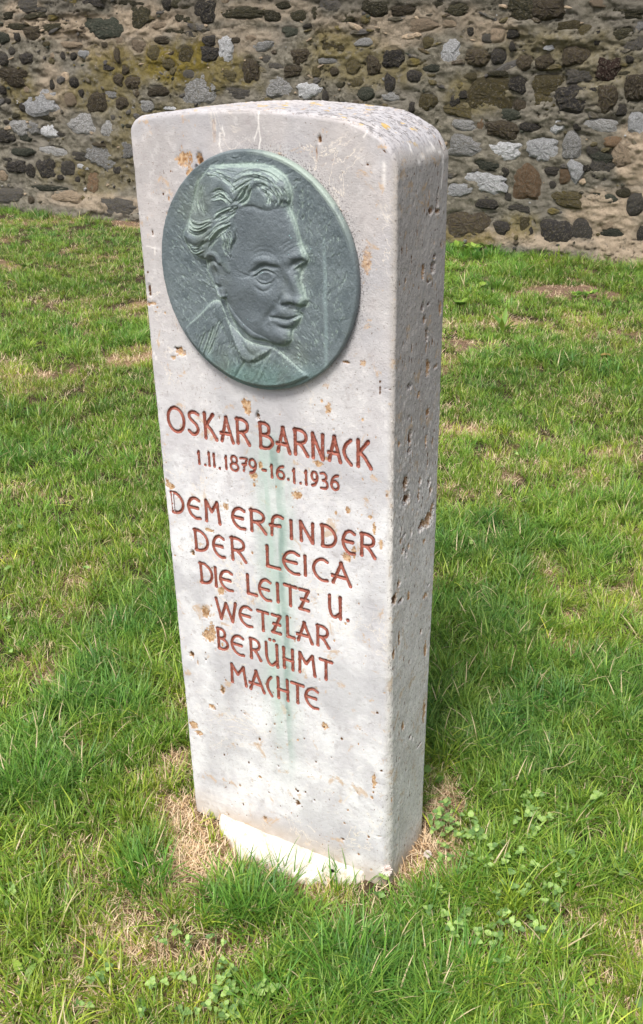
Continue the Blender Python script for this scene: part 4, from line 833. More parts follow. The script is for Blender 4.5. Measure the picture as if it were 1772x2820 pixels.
    for (g1, g2) in guides:
        a, b = tr(Hh, g1), tr(Hh, g2)
        for k in range(64):
            t = r.random(); q = [(p[0] * (1 - t) + s_[0] * t + r.gauss(0, .0011), p[1] * (1 - t) + s_[1] * t + r.gauss(0, .0011)) for p, s_ in zip(a, b)]
            c = smooth_curve(q, 5); i0 = r.randrange(0, max(1, len(c) - 8)); c = c[i0:i0 + r.randrange(7, 14)]
            line(c, r.uniform(.0008, .0013), r.choice((-1, -1, 1)) * r.uniform(.5, 1.15) * mm, None, False)
    # modelling-tool scratches over the ground and cloth
    for k in range(2600):
        a = r.uniform(0, 2 * math.pi); R = MR * .97 * math.sqrt(r.random()); x0, z0 = MX + R * math.cos(a), MZ + R * math.sin(a)
        i, j = int((x0 - xs[0]) / st), int((z0 - zs[0]) / st)
        if hr[i, j] > 0 : continue
        face = hd[i, j] > .002 or nk[i, j] > .002; cloth = sh[i, j] > .003 and not face
        if face and r.random() < .2: continue
        an = (1.15 if cloth else 1.75 + .5 * math.sin(x0 * 14 + z0 * 9)) + r.gauss(0, .35 if not face else .8); L = r.uniform(.004, .014) * (.5 if face else 1)
        if z0 > MZ + .145: an = .15 + r.gauss(0, .3)
        c = [(x0, z0), (x0 + L * math.cos(an) / 2, z0 + L * math.sin(an) / 2), (x0 + L * math.cos(an + .2), z0 + L * math.sin(an + .2))]
        line(c, r.uniform(.0007, .0012), r.choice((-1, -1, 1)) * (.34 if face else .75) * mm * r.uniform(.5, 1.2), None, False)
    for k in range(26):   # combed lapel
        t = k / 25; u0 = 470 - 130 * t + r.gauss(0, 8); v0 = 1130 + 110 * t; line([(u0 + 30, v0 + 30), (u0 - 10, v0 + 150), (u0 - 50 + 20 * t, v0 + 240)], .0011, -.9 * mm, A)
    for k in range(16): t = k / 15; line([(560 + 10 * r.random() - 90 * t, 1300 + 20 * t), (540 - 80 * t, 1400), (520 - 60 * t, 1500)], .0011, -.8 * mm, A)
    for k in range(12): t = k / 11; line([(800 + 130 * t, 1420 + 50 * t), (760 + 120 * t, 1500 + 40 * t), (730 + 110 * t, 1560 + 20 * t)], .0011, -.7 * mm, A)
    # cavity map for patina: local height against a blurred copy
    def blur(a, k):
        c = np.cumsum(np.pad(a, ((k + 1, k), (0, 0)), 'edge'), 0); a = (c[2 * k + 1:] - c[:-2 * k - 1]) / (2 * k + 1)
        c = np.cumsum(np.pad(a, ((0, 0), (k + 1, k)), 'edge'), 1); return (c[:, 2 * k + 1:] - c[:, :-2 * k - 1]) / (2 * k + 1)
    Bl = blur(blur(H, 3), 3); fine = H - Bl; wide = blur(low, 9) - low
    cav = np.clip(.16 + np.abs(fine) / (.50 * mm) * .5 + .12 * np.clip(wide / (1.2 * mm), -1, 1.5), 0, 1) * (1 - .55 * SM)
    halo = np.exp(-((hd + .002) / .005) ** 2) * .22; cav = np.clip(cav + halo, 0, 1) * (1 - .65 * sstep(MR - .022, MR - .008, rr)) * (1 + .35 * fbm2(X * 60, Z * 60, 3, 205))
    def samp(a, x, z):
        u = (x - xs[0]) / st; v = (z - zs[0]) / st; i = np.clip(u.astype(int), 0, n - 2); j = np.clip(v.astype(int), 0, n - 2); fu, fv = u - i, v - j
        return a[i, j] * (1 - fu) * (1 - fv) + a[i + 1, j] * fu * (1 - fv) + a[i, j + 1] * (1 - fu) * fv + a[i + 1, j + 1] * fu * fv
    na = 880; rad = np.concatenate([np.linspace(.001, MR - .004, 185)]); th = np.arange(na) * 2 * math.pi / na
    Rr, T = np.meshgrid(rad, th, indexing='ij'); wob = 1 + .0022 * np.sin(3 * T + 1) + .0012 * np.sin(7 * T)
    x, z = MX + Rr * np.cos(T) * wob, MZ + Rr * np.sin(T) * wob; hgt = samp(H, x, z); hgt = hgt * (1 - sstep(MR - .012, MR - .004, Rr)) + (.0012 * sstep(MR - .012, MR - .004, Rr)); 
    y = -MT - hgt; cv = samp(cav, x, z); smv = samp(SM, x, z)
    ex = []; 
    for (dr, yy) in ((-.0022, -MT - .0012), (-.0006, -MT + .0008), (0, -MT + .004), (.0004, -MT * .6), (0, -MT * .3), (-.0012, 0.001), (-.02, .003)):
        R2 = (MR + dr) * wob[-1]; ex.append((MX + R2 * np.cos(th), np.full(na, yy) + .0004 * noise2(th * 30, 0 * th, 5), MZ + R2 * np.sin(th)))
    x = np.vstack([x] + [e[0][None] for e in ex]); y = np.vstack([y] + [e[1][None] for e in ex]); z = np.vstack([z] + [e[2][None] for e in ex])
    k = len(ex); cv = np.vstack([cv, np.full((k, na), .12)]); smv = np.vstack([smv, np.zeros((k, na))])
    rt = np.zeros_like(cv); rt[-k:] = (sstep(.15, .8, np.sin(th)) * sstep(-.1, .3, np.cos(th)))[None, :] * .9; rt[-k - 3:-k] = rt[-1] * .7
    V = np.stack([MX + (x.ravel() - MX) * OX, y.ravel(), MZ + (z.ravel() - MZ) * OZ], 1); nr = len(x)
    i = np.arange(nr - 1)[:, None] * na; j = np.arange(na)[None, :]; j2 = (j + 1) % na
    F = np.stack([i + j, i + j2, i + na + j2, i + na + j], -1).reshape(-1, 4)[:, ::-1]
    V = np.vstack([V, [(MX, y[0].mean(), MZ)]]); c = len(V) - 1; F3 = np.stack([np.full(na, c), (np.arange(na) + 1) % na, np.arange(na)], 1)[:, ::-1]
    def ap(a, v=0.): return np.r_[a.ravel(), v]
    # orientation: outward normal is -y
    me = mesh_np('medallion', V, [F[:, ::-1], F3[:, ::-1]], M['bronze'], True, {'cav': ap(cv), 'smoothm': ap(smv), 'rimlight': ap(rt)})
    link('medallion', me, slab_root, label='round bronze relief plaque of a man with swept-back hair')
build_medallion()

# ------------------------------------------------------------------ grass
def blade(r, L, wd, lean, curl, az, ox, oy, seg=4, cup=0.):
    V = []; dx, dy = math.cos(az), math.sin(az); tw = r.uniform(-.8, .8); px, py = -dy, dx
    for i in range(seg + 1):
        t = i / seg; ang = lean + curl * t; 
        if i: hx += math.sin(ang) * L / seg; hz += math.cos(ang) * L / seg
        else: hx = hz = 0.
        ww = wd * (1 - t ** 2.2) * .5 + .0001; c, s_ = math.cos(tw * t), math.sin(tw * t)
        ex, ey, ez = px * c + dx * s_ * .5, py * c + dy * s_ * .5, s_ * .4
        cx, cy = ox + dx * hx, oy + dy * hx
        V += [(cx - ex * ww, cy - ey * ww, hz - ez * ww, t), (cx + ex * ww, cy + ey * ww, hz + ez * ww, t)]
    return V
def clump(seed, nb, spread, Lr, wr, leanr, curlr, mat, drymix=.0, seg=4):
    r = random.Random(seed); V = []; F = []; hue = []
    for b in range(nb):
        a = r.uniform(0, 6.283); q = spread * math.sqrt(r.random()); o = len(V)
        bl = blade(r, r.uniform(*Lr), r.uniform(*wr), abs(r.gauss(0, 1)) * leanr, r.uniform(*curlr), a + r.gauss(0, .9), q * math.cos(a), q * math.sin(a), seg)
        V += bl; F += [(o + 2 * i, o + 2 * i + 1, o + 2 * i + 3, o + 2 * i + 2) for i in range(seg)]
        hv = 1. if r.random() < drymix else r.uniform(0, .55); hue += [hv] * len(bl)
    V = np.array(V); V[:, 2] -= .004
    return mesh_np('grass_clump', V[:, :3], np.array(F), mat, True, {'tip': V[:, 3], 'hue': np.array(hue)})
def leafmat(name, base, tips, dryc, tintable=True, trans=.32):
    s = NT(name); hue = s.attr('hue'); tip = s.attr('tip')
    c = s.mix(s.ramp(hue, 0, .55), base, tips)
    if tintable:
        t = s.attr('tint', 'INSTANCER', 'Color'); c = s.mix(1., c, t, 'MULTIPLY')
    c = s.mix(s.ramp(hue, .7, .9), c, dryc)
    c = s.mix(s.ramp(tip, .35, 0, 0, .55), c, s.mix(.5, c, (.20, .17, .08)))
    c = s.mix(s.ramp(tip, .85, 1, 0, .35), c, (.35, .33, .13))
    s.setin(s.b, 'Base Color', c); s.b.inputs['Roughness'].default_value = .48; s.b.inputs['Specular IOR Level'].default_value = .45
    tr_ = s.n('ShaderNodeBsdfTranslucent'); s.l(s.mix(1., c, (1.25, 1.3, .7), 'MULTIPLY'), tr_.inputs[0]); mx = s.n('ShaderNodeMixShader'); mx.inputs[0].default_value = trans
    s.l(s.b.outputs[0], mx.inputs[1]); s.l(tr_.outputs[0], mx.inputs[2]); s.l(mx.outputs[0], s.out.inputs[0]); return s.m
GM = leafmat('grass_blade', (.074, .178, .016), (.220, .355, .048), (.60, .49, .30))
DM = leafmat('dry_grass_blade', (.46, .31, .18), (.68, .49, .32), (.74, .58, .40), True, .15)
def proto_col(name, meshes):
    c = bpy.data.collections.new(name)
    for i, me in enumerate(meshes): o = bpy.data.objects.new('%s_%02d' % (name, i), me); c.objects.link(o)
    return c
short = [clump(10 + i, 26, .026, (.020, .052), (.0014, .0031), .40, (.2, .9), GM, .14) for i in range(6)]
longg = [clump(30 + i, 24, .024, (.050, .105), (.0020, .0044), .38, (.5, 1.5), GM, .03, 5) for i in range(6)]
tall = [clump(70 + i, 6, .03, (.06, .125), (.0026, .0050), .45, (.6, 1.8), GM, .06, 6) for i in range(6)]
dry = [clump(50 + i, 26, .030, (.012, .042), (.0009, .0020), .95, (.3, 1.6), DM, .5, 3) for i in range(5)]
mesh_sets = {'short': proto_col('short_grass_clump', short), 'long': proto_col('long_grass_clump', longg), 'tall': proto_col('tall_blade_clump', tall), 'dry': proto_col('dry_grass_clump', dry)}
def scatter(name, pts, rotz, scl, tint, tilt, col, label):
    me = bpy.data.meshes.new(name); me.vertices.add(len(pts)); me.vertices.foreach_set('co', pts.astype(np.float32).ravel())
    a = me.attributes.new('rot', 'FLOAT_VECTOR', 'POINT'); a.data.foreach_set('vector', np.stack([tilt[:, 0], tilt[:, 1], rotz], 1).astype(np.float32).ravel())
    a = me.attributes.new('scl', 'FLOAT_VECTOR', 'POINT'); a.data.foreach_set('vector', scl.astype(np.float32).ravel())
    c4 = np.ones((len(pts), 4), np.float32); c4[:, :3] = tint; a = me.attributes.new('tint', 'FLOAT_COLOR', 'POINT'); a.data.foreach_set('color', c4.ravel())
    me.update(); o = link(name, me, kind='stuff', label=label)
    ng = bpy.data.node_groups.new(name + '_nodes', 'GeometryNodeTree'); ng.interface.new_socket('Geometry', in_out='INPUT', socket_type='NodeSocketGeometry'); ng.interface.new_socket('Geometry', in_out='OUTPUT', socket_type='NodeSocketGeometry')
    N = ng.nodes; gi = N.new('NodeGroupInput'); go = N.new('NodeGroupOutput'); ip = N.new('GeometryNodeInstanceOnPoints'); ci = N.new('GeometryNodeCollectionInfo')
    ci.inputs[0].default_value = col; ci.inputs['Separate Children'].default_value = True; ci.inputs['Reset Children'].default_value = True
    def na(nm, t): x = N.new('GeometryNodeInputNamedAttribute'); x.data_type = t; x.inputs[0].default_value = nm; return x.outputs[0]
    e2r = N.new('FunctionNodeEulerToRotation'); ng.links.new(na('rot', 'FLOAT_VECTOR'), e2r.inputs[0])
    ri = N.new('FunctionNodeRandomValue'); ri.data_type = 'INT'; ri.inputs['Min'].default_value = 0; ri.inputs['Max'].default_value = len(col.objects) - 1
    L = ng.links.new; L(gi.outputs[0], ip.inputs['Points']); L(ci.outputs[0], ip.inputs['Instance']); ip.inputs['Pick Instance'].default_value = True
    L([q for q in ri.outputs if q.enabled][0], ip.inputs['Instance Index']); L(e2r.outputs[0], ip.inputs['Rotation']); L(na('scl', 'FLOAT_VECTOR'), ip.inputs['Scale']); L(ip.outputs[0], go.inputs[0])
    md = o.modifiers.new('scatter', 'NODES'); md.node_group = ng; return o
def outside_slab(x, y, m=.0):
    foot = (x > FTX[0] - .01) & (x < .47) & (y > np.interp(x, FTX, FTY) - .004 - m) & (y < .01)
    return ~(((x > -.006 - m) & (x < W + .006 + m) & (y > -.006 - m) & (y < D + .006 + m)) | foot)
def grass():
    r = np.random.default_rng(4)
    N = 150000
    # density falls with distance from the viewpoint area; covers more than the frame
    x = r.uniform(-8.3, 3.0, N * 3); y = r.uniform(-1.6, 6.22, N * 3)
    dist = np.hypot(x - .6, y + .3); fl = fields(x, y)
    keep = r.random(len(x)) < np.clip(1.25 / (1 + .55 * dist ** 1.35), .10, 1) * .55
    # cone of interest
    rx, ry = x - CAM[0], y - CAM[1]; fwd = rx * FW[0] + ry * FW[1]; fwd /= math.hypot(FW[0], FW[1]); lat = (rx * RT[0] + ry * RT[1])
    off = np.abs(lat) / np.maximum(fwd, .2); vis = (off < .5) & (fwd > .3); keep &= vis | (r.random(len(x)) < .12)
    x, y = x[keep], y[keep]; fl = {k: v[keep] for k, v in fl.items()}; dist = dist[keep]
    ok = outside_slab(x, y, .006) & (y < WY - .03); x, y, dist = x[ok], y[ok], dist[ok]; fl = {k: v[ok] for k, v in fl.items()}
    n = len(x); z = gz(x, y); u = r.random(n)
    d, b, l = np.clip(fl['dry'], 0, 1.3), np.clip(fl['bare'], 0, 1.2), np.clip(fl['lush'], 0, 1.4)
    far = sstep(1.5, 5, dist)
    tn = fbm2(x * 1.3, y * 1.3, 3, 301); tn2 = fbm2(x * 9, y * 9, 2, 311)
    def tint_green(k):
        br = 1.06 + .34 * tn[k] + .25 * tn2[k] + r.normal(0, .12, k.sum()); yel = np.clip(.5 * d[k] + .35 * tn2[k] + r.normal(0, .15, k.sum()), -.4, 1)
        lu = np.clip(l[k], 0, 1)
        c = np.stack([br * (1.05 + .9 * yel - .24 * lu), br * (1 + .22 * yel - .12 * lu), br * (1 - .1 * yel + .15 * lu)], 1); return np.clip(c, .2, 2.6)
    pr_dry = np.clip(d * .74 + .06, 0, .88)
    is_bare = (r.random(n) < np.clip(b * .88 + np.maximum(0, d - 1.0) * 1.7, 0, .94))
    is_long = (u < np.clip(l * .85 + .30 * (1 - sstep(.6, 2.4, dist)) * (1 - sstep(.3, .9, d)), 0, .85) * (1 - np.clip(d, 0, 1))) & ~is_bare & (dist < 7)
    is_long |= (y > 5.98 + .1 * tn) & (r.random(n) < .55) & ~is_bare
    is_dry = (r.random(n) < pr_dry) & ~is_long & ~is_bare
    near_base = np.hypot(np.maximum(0, np.abs(x - .25) - .25), np.maximum(0, np.abs(y - .1) - .1))
    is_dry |= (near_base < .05) & (r.random(n) < .8); is_long &= ~(near_base < .03)
    is_short = ~(is_long | is_dry | is_bare)
    # straw also lies on the bare spots near the slab
    straw = is_bare & ((d > .8) | (r.random(n) < .3))
    is_dry |= straw
    def put(k, nm, col, s0, s1, lab, tf, zs=1.):
        m_ = int(k.sum()); s = r.uniform(s0, s1, m_) * (1 + .35 * far[k]); lu = np.clip(l[k], 0, 1.2)
        hz = s * zs * r.uniform(.8, 1.2, m_) * (1 - .25 * far[k]) * (1 + .5 * sstep(5.9, 6.1, y[k]))
        tilt = r.normal(0, .16, (m_, 2)); rz = r.uniform(0, 6.283, m_)
        scatter(nm, np.stack([x[k], y[k], z[k]], 1), rz, np.stack([s, s, hz], 1), tf, tilt, col, lab)
        return m_
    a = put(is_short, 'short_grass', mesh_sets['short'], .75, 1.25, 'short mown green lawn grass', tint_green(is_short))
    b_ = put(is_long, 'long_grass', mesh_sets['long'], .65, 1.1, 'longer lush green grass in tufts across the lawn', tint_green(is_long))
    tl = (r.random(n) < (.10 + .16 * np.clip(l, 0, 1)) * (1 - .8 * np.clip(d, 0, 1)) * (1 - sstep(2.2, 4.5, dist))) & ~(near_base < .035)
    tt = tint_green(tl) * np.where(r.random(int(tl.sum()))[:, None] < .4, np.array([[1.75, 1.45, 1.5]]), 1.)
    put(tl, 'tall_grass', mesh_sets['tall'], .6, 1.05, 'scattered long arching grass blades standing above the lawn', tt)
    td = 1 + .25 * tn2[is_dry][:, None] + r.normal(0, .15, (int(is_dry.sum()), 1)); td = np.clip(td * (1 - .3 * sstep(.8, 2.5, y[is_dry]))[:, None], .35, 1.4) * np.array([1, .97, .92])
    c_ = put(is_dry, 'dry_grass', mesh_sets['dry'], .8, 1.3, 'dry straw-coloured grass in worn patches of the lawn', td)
    print('GRASS', a, b_, c_)
grass()

# ------------------------------------------------------------------ small plants, each a thing
def leaf_mesh(name, L, Wd, mat, n=8, notch=0., fold=.25, bend=.3, serr=0., pale=False):
    """one leaf lying along +x from the origin, folded along its midrib"""
    V = []; F = []; at = []
    for i in range(n + 1):
        t = i / n; wv = Wd / 2 * math.sin(math.pi * min(1, t ** .72 * 1.0)) ** .75 if 0 < t < 1 else 0.0002
        wv *= 1 + serr * (1 if i % 2 else -1)
        x = L * t; zc = bend * L * (t - t * t)
        xx = x - notch * L * max(0, (t - .85) / .15)
        V += [(x + 0., -wv, zc + fold * wv), (xx, 0, zc), (x, wv, zc + fold * wv)]; at += [t] * 3
        if i: o = 3 * (i - 1); F += [(o, o + 3, o + 4, o + 1), (o + 1, o + 4, o + 5, o + 2)]
    return mesh_np(name, np.array(V), np.array(F), mat, True, {'tip': np.array(at), 'hue': np.full(len(V), .5)})
def plantmat(name, c1, c2, mark=False, trans=.3):
    s = NT(name); n = s.noise(260, 3); oi = s.n('ShaderNodeObjectInfo').outputs['Random']
    c = s.mix(s.ramp(n, .3, .7), c1, c2)
    if mark:
        t = s.attr('tip'); k = s.math('MULTIPLY', s.ramp(t, .42, .52), s.ramp(t, .66, .56)); c = s.mix(s.math('MULTIPLY', k, .45), c, (.36, .46, .26))
    v = s.n('ShaderNodeHueSaturation'); s.l(c, v.inputs['Color']); s.l(s.ramp(oi, 0, 1, .5, 1.2), v.inputs['Value']); s.l(s.ramp(oi, 0, 1, .505, .465), v.inputs['Hue'])
    s.setin(s.b, 'Base Color', v.outputs[0]); s.b.inputs['Roughness'].default_value = .5; s.b.inputs['Specular IOR Level'].default_value = .3
    tr_ = s.n('ShaderNodeBsdfTranslucent'); s.l(v.outputs[0], tr_.inputs[0]); mx = s.n('ShaderNodeMixShader'); mx.inputs[0].default_value = trans
    s.l(s.b.outputs[0], mx.inputs[1]); s.l(tr_.outputs[0], mx.inputs[2]); s.l(mx.outputs[0], s.out.inputs[0]); return s.m
CM = plantmat('clover_leaf', (.17, .36, .08), (.26, .46, .13), True); WM = plantmat('weed_leaf', (.15, .31, .045), (.22, .40, .07)); STM = plantmat('plant_stem', (.13, .24, .06), (.20, .30, .09))
FM = plantmat('clover_flower_petal', (.62, .55, .48), (.80, .76, .70)); FB = plantmat('withered_flower', (.36, .23, .12), (.58, .44, .28)); YM = plantmat('yellow_fallen_leaf', (.50, .33, .10), (.62, .45, .18))
def tube(name, pts, r0, r1, mat, n=5):
    V = []; F = []
    for i, p in enumerate(pts):
        t = i / (len(pts) - 1); R = r0 + (r1 - r0) * t
        for k in range(n): a = 6.2832 * k / n; V.append((p[0] + R * math.cos(a), p[1] + R * math.sin(a), p[2]))
        if i: 
            for k in range(n): F.append(((i - 1) * n + k, (i - 1) * n + (k + 1) % n, i * n + (k + 1) % n, i * n + k))
    return mesh_np(name, np.array(V), np.array(F), mat)
leaflet = [leaf_mesh('leaflet', .0155, .0130, CM, 8, .10, f, b) for f, b in ((.25, .25), (.1, .4), (.45, .15))]
cstem = tube('stem', [(0, 0, -.01), (.002, 0, .02), (.001, .001, .045)], .0009, .0007, STM)
def clover(X, Y, s, hgt, label, group):
    x, y = gnd(X, Y, hgt); t = empty('clover_sprig', (x, y, float(gz(x, y))), label, 'clover', group, random.uniform(0, 6.28))
    st = link('stem', cstem, t); st.scale = (1, 1, hgt / .045)
    tx, ty = random.gauss(0, .45), random.gauss(0, .45)
    for k in range(3):
        o = link('leaflet', random.choice(leaflet), t); o.location = (.001, .001, hgt); o.scale = (s, s, s)
        o.rotation_euler = Euler((tx * math.cos(k * 2.1) + random.gauss(0, .1), -.18 + ty * math.sin(k * 2.1) + random.gauss(0, .12), 2.094 * k + random.gauss(0, .12)))
rc = random.Random(8)
def zz(u, v, ox=1150, oy=2050, sc=2.4325): return ox + u / sc, oy + v / sc
C1 = [(135,450),(190,495),(150,545),(80,510),(185,400),(360,480),(385,530),(430,600),(340,590),(260,600),(255,540),(730,355),(745,420),(800,490),(780,580),(670,510),(935,470),(870,510),(500,680),(215,760),(350,740),(580,790),(620,860),(690,720),(755,935),(540,1020),(875,950),(820,830),(950,865),(1035,745),(870,720),(430,770),(275,1200),(180,1140),(590,1130),(820,1250),(680,1240),(540,1290),(530,1460),(400,1330),(750,1170),(340,1130),(560,1210),(1380,860),(1205,350),(130,950),(310,830),(470,820),(700,1000),(640,960),(985,930),(850,1060),(620,1200),(300,1190),(210,1230)]
for u, v in C1:
    X, Y = zz(u, v); big = v < 620
    if v < 620 and u < 260: lab, gr = 'large clover sprig touching the right side of the slab foot', 'clover sprigs at the slab foot'
    elif v < 620 and u < 560: lab, gr = 'clover sprig in the dense patch just right of the slab foot', 'dense clover patch right of the slab'
    elif v < 620: lab, gr = 'clover sprig standing in tall grass at the upper right of the clover patch', 'clover sprigs in the tall grass'
    elif v < 900: lab, gr = 'clover sprig in the middle of the scattered clover patch right of the slab', 'middle of the clover patch'
    else: lab, gr = 'clover sprig in the lower part of the clover patch at right', 'lower part of the clover patch'
    clover(X, Y, rc.uniform(.75, 1.15) * (1.1 if big else .85), rc.uniform(.028, .055), lab, gr)
    for _ in range(2 if big else 1): clover(X + rc.gauss(0, 20), Y + rc.gauss(0, 16), rc.uniform(.5, .95), rc.uniform(.018, .045), lab, gr)
C2 = [(930,615),(1040,565),(1130,620),(1040,840),(915,900),(1330,745),(1310,860),(1370,880),(1290,920),(1230,1010),(1400,930),(1380,1030),(1440,1000),(1290,1040),(1330,1080),(1410,1070),(535,860),(620,850),(540,1020),(80,310),(850,1050),(1110,1050),(1260,600),(1150,870),(1380,820),(1470,940)]
for u, v in C2:
    X, Y = 0 + u / 2.1614, 2300 + v / 2.1614
    for _ in range(2): clover(X + _ * rc.gauss(0, 20), Y + _ * rc.gauss(0, 16), rc.uniform(.55, .95), rc.uniform(.02, .045), 'green three-leaved clover sprig in the foreground grass left of the slab', 'clover sprigs in the left foreground')
for X, Y in [(1053, 2415), (1040, 2465), (1110, 2440), (712, 2730), (730, 2715), (1355, 2580), (1225, 2335), (1020, 2560), (760, 2720), (1060, 2520)]:
    clover(X, Y, rc.uniform(.8, 1.1), rc.uniform(.02, .04), 'green three-leaved clover sprig in the grass before the slab', 'clover sprigs before the slab')
for X, Y in [(100, 1510), (235, 1560), (60, 1450), (510, 1535), (20, 1700), (25, 1560), (30, 1790), (1420, 2010), (1300, 1500), (1420, 1250), (1380, 1290)]:
    clover(X, Y, rc.uniform(.8, 1.2), rc.uniform(.02, .04), 'small clover sprig scattered in the lawn beyond the slab front', 'scattered clover sprigs')
def flower(X, Y, hgt, R, label, mat, plane=None):
    x, y = gnd(X, Y, hgt); t = empty('clover_flower', (x, y, float(gz(x, y))), label, 'flower')
    link('stem', tube('stem', [(0, 0, -.01), (.002, .001, hgt * .5), (0, 0, hgt)], .0010, .0009, STM), t)
    r = random.Random(int(X)); V = []; F = []
    for k in range(70):
        ph = math.acos(1 - 1.7 * (k + .5) / 70); a = k * 2.39996; d = Vector((math.sin(ph) * math.cos(a), math.sin(ph) * math.sin(a), math.cos(ph))); sd_ = d.cross(Vector((0, 0, 1))).normalized() * R * .16
        o = len(V); L = R * r.uniform(.85, 1.15); p0, p1, p2 = d * L * .35, d * L * .8, d * L * 1.1 + Vector((0, 0, -.1 * L)); V += [p0 - sd_ * .5, p0 + sd_ * .5, p1 - sd_, p1 + sd_, p2]
        F += [(o, o + 1, o + 3), (o, o + 3, o + 2), (o + 2, o + 3, o + 4)]
    link('petals', mesh_np('petals', np.array([tuple(v) for v in V]), np.array(F), mat, False), t, loc=(0, 0, hgt))
flower(1066, 2398, .045, .0115, 'white clover flower head at the front right corner of the slab', FM)
flower(1178, 2353, .035, .0085, 'small white clover flower in the straw right of the slab', FM)
flower(1112, 2270, .09, .010, 'withered brown clover head leaning on the side of the slab', FB)
flower(1592, 2435, .03, .005, 'tiny brown clover bud in the grass at the right', FB)
wleaf = [leaf_mesh('leaf', .05, .022, WM, 10, 0, .2, .3, .10), leaf_mesh('leaf', .035, .034, WM, 10, 0, .12, .25, .14), leaf_mesh('leaf', .07, .016, WM, 10, 0, .2, .2, .02)]
def weed(X, Y, kind, n, s, up, label, name='broadleaf_weed', cat='weed', group=None):
    x, y = gnd(X, Y, .02); t = empty(name, (x, y, float(gz(x, y))), label, cat, group, rc.uniform(0, 6))
    for k in range(n):
        o = link('leaf', wleaf[kind], t); q = rc.uniform(.7, 1.15) * s; o.scale = (q, q, q); a = 6.283 * k / n + rc.gauss(0, .3)
        h = .01 + rc.random() * .045 * up; o.location = (.008 * math.cos(a) * (1 + 2 * up * (kind == 1)), .008 * math.sin(a) * (1 + 2 * up * (kind == 1)), h); o.rotation_euler = (rc.gauss(0, .2), -(.25 + .8 * up * rc.random()), a)
weed(1385, 915, 2, 9, 1.6, 1.0, 'dandelion rosette with upright leaves in the lawn right of the slab', 'dandelion_plant')
weed(272, 585, 1, 5, 2.2, 1.0, 'bright green broad-leaved weed at the foot of the wall left of the slab')
weed(358, 600, 1, 4, 1.6, .6, 'small green weed at the wall foot just left of the slab')
for i, (X, s, lb) in enumerate([(1262, 1.8, 'leafy weed against the wall foot nearest the slab'), (1300, 2.0, 'tallest round-leaved weed at the wall foot right of the slab'), (1345, 1.8, 'round-leaved weed at the wall foot, third from the slab'), (1375, 1.5, 'low round-leaved weed at the right end of the weed clump by the wall')]): weed(X, 690, 1, 14, s, 1.0, lb)
weed(1672, 715, 1, 12, 1.7, 1., 'round-leaved weed at the wall foot near the right edge'); weed(1590, 818, 1, 8, 1.2, .6, 'low weed beside the bare soil patch'); weed(1625, 815, 1, 7, 1.2, .6, 'second low weed at the right end of the bare soil patch'); weed(1500, 700, 1, 5, 2., .8, 'small weed at the wall foot under the dark stones')
weed(75, 735, 1, 4, 1.8, .5, 'single broad-leaved weed in the lawn at the far left'); weed(1270, 838, 1, 5, 1.8, .5, 'low round weed in the grass close to the slab side')
weed(180, 1890, 0, 4, .8, .5, 'light green dock leaves in the long grass left of the slab'); weed(1425, 2150, 1, 6, .7, .7, 'lobed light green weed in tall grass right of the slab')
weed(1610, 2740, 1, 7, .55, .5, 'scalloped bright green weed near the lower right corner'); weed(1755, 2800, 1, 7, .7, .5, 'bright lobed weed at the lower right corner'); weed(1590, 2765, 1, 5, .4, .4, 'small scalloped weed beside the larger one at lower right')
weed(10, 2500, 0, 4, .7, .3, 'pale green weed leaves at the left edge of the foreground'); weed(85, 2650, 1, 5, .45, .3, 'small lobed weed in the lower left grass'); weed(275, 2640, 1, 4, .4, .3, 'tiny three-lobed weed in the lower left foreground'); weed(1180, 2150, 1, 5, .7, .6, 'small yellow-green seedling beside the slab base')
weed(1330, 790, 1, 4, 1.2, .3, 'low weed in the lawn beside the slab near the wall'); weed(60, 2690, 0, 3, .8, .2, 'flat green leaf in the lower left corner grass')
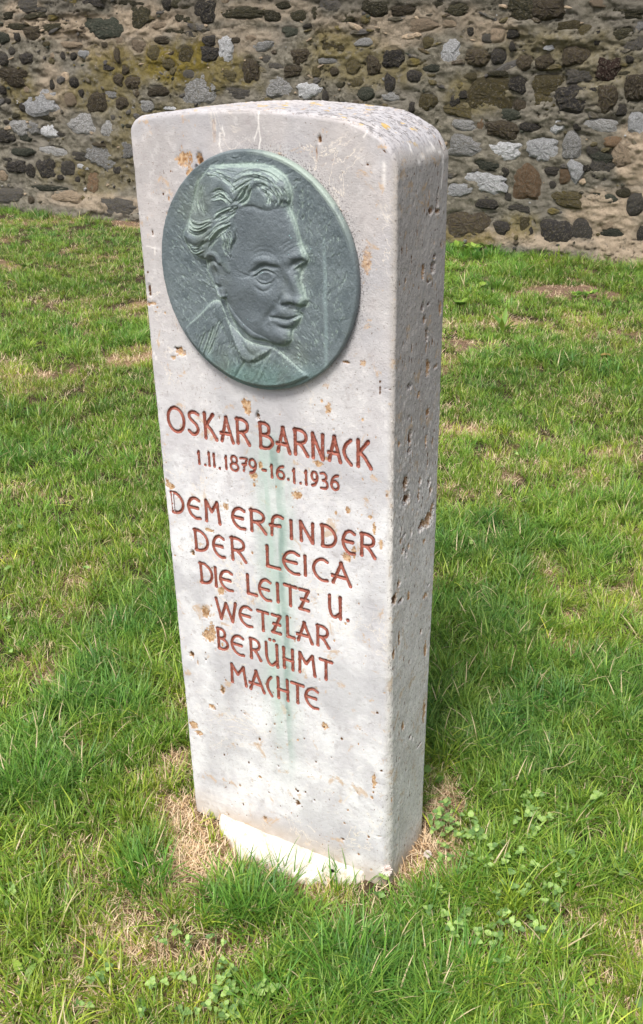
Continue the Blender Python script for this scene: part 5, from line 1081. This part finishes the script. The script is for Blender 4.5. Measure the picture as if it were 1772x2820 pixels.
x, y = gnd(1654, 981, .03); o = link('fallen_leaf', leaf_mesh('fallen_leaf', .075, .03, YM, 8, 0, .3, .5), None, (x, y, .035), label='yellow fallen leaf lying on the lawn at the right', category='leaf'); o.rotation_euler = (.1, .2, .6)
x, y = gnd(916, 2400, .02); V, F4, F3 = stone_mesh(5, 8, .04)
o = link('beetle_shell', mesh_np('pebble', V, [F4, F3], M['k']), None, (x, y, .022), label='tiny dark pebble at the edge of the pale footing', category='pebble'); o.name = 'dark_pebble'; o.scale = (.009, .005, .006)

# ---- tall tufts that stand out
def tuft(X, Y, nb, spread, Lr, seed, label, lean=.35, dirv=None):
    x, y = gnd(X, Y, .0); me = clump(seed, nb, spread, Lr, (.0020, .0042), lean, (.3, 1.1), TM, .02, 6); me.name = 'grass_tuft'
    o = link('grass_tuft', me, None, (x, y, float(gz(x, y))), label=label, category='grass tuft', group='tall grass tufts'); return o
TM = leafmat('tuft_blade', (.060, .180, .018), (.170, .350, .050), (.46, .37, .20), False)
tuft(685, 2530, 150, .045, (.05, .11), 201, 'dense dark green grass tuft in front of the footing'); tuft(600, 2530, 60, .03, (.04, .09), 202, 'smaller grass tuft left of the dense one before the footing')
tuft(410, 2440, 150, .045, (.05, .12), 203, 'bluish green arching grass tuft left of the dry patch'); tuft(975, 2700, 170, .07, (.06, .14), 204, 'large sprawling grass tuft at the bottom centre', .55)
tuft(760, 2790, 60, .04, (.06, .13), 205, 'light green long-bladed tuft at the bottom edge'); tuft(100, 2180, 150, .06, (.05, .12), 206, 'bright grass tuft at the left edge beside the long grass'); tuft(330, 1990, 120, .06, (.05, .11), 207, 'grass tuft in the lush grass left of the slab')
tuft(1240, 2470, 80, .045, (.05, .11), 208, 'grass tuft below the clover patch'); tuft(800, 2440, 26, .07, (.05, .10), 209, 'sparse thin blades rising before the footing', .15); tuft(975, 2455, 34, .05, (.05, .10), 210, 'sparse blades at the front of the slab corner', .3)
tuft(1290, 2700, 130, .06, (.05, .11), 211, 'dark grass tuft at the lower right of centre'); tuft(650, 2445, 20, .03, (.04, .10), 212, 'few thin blades crossing the left end of the footing', .25)
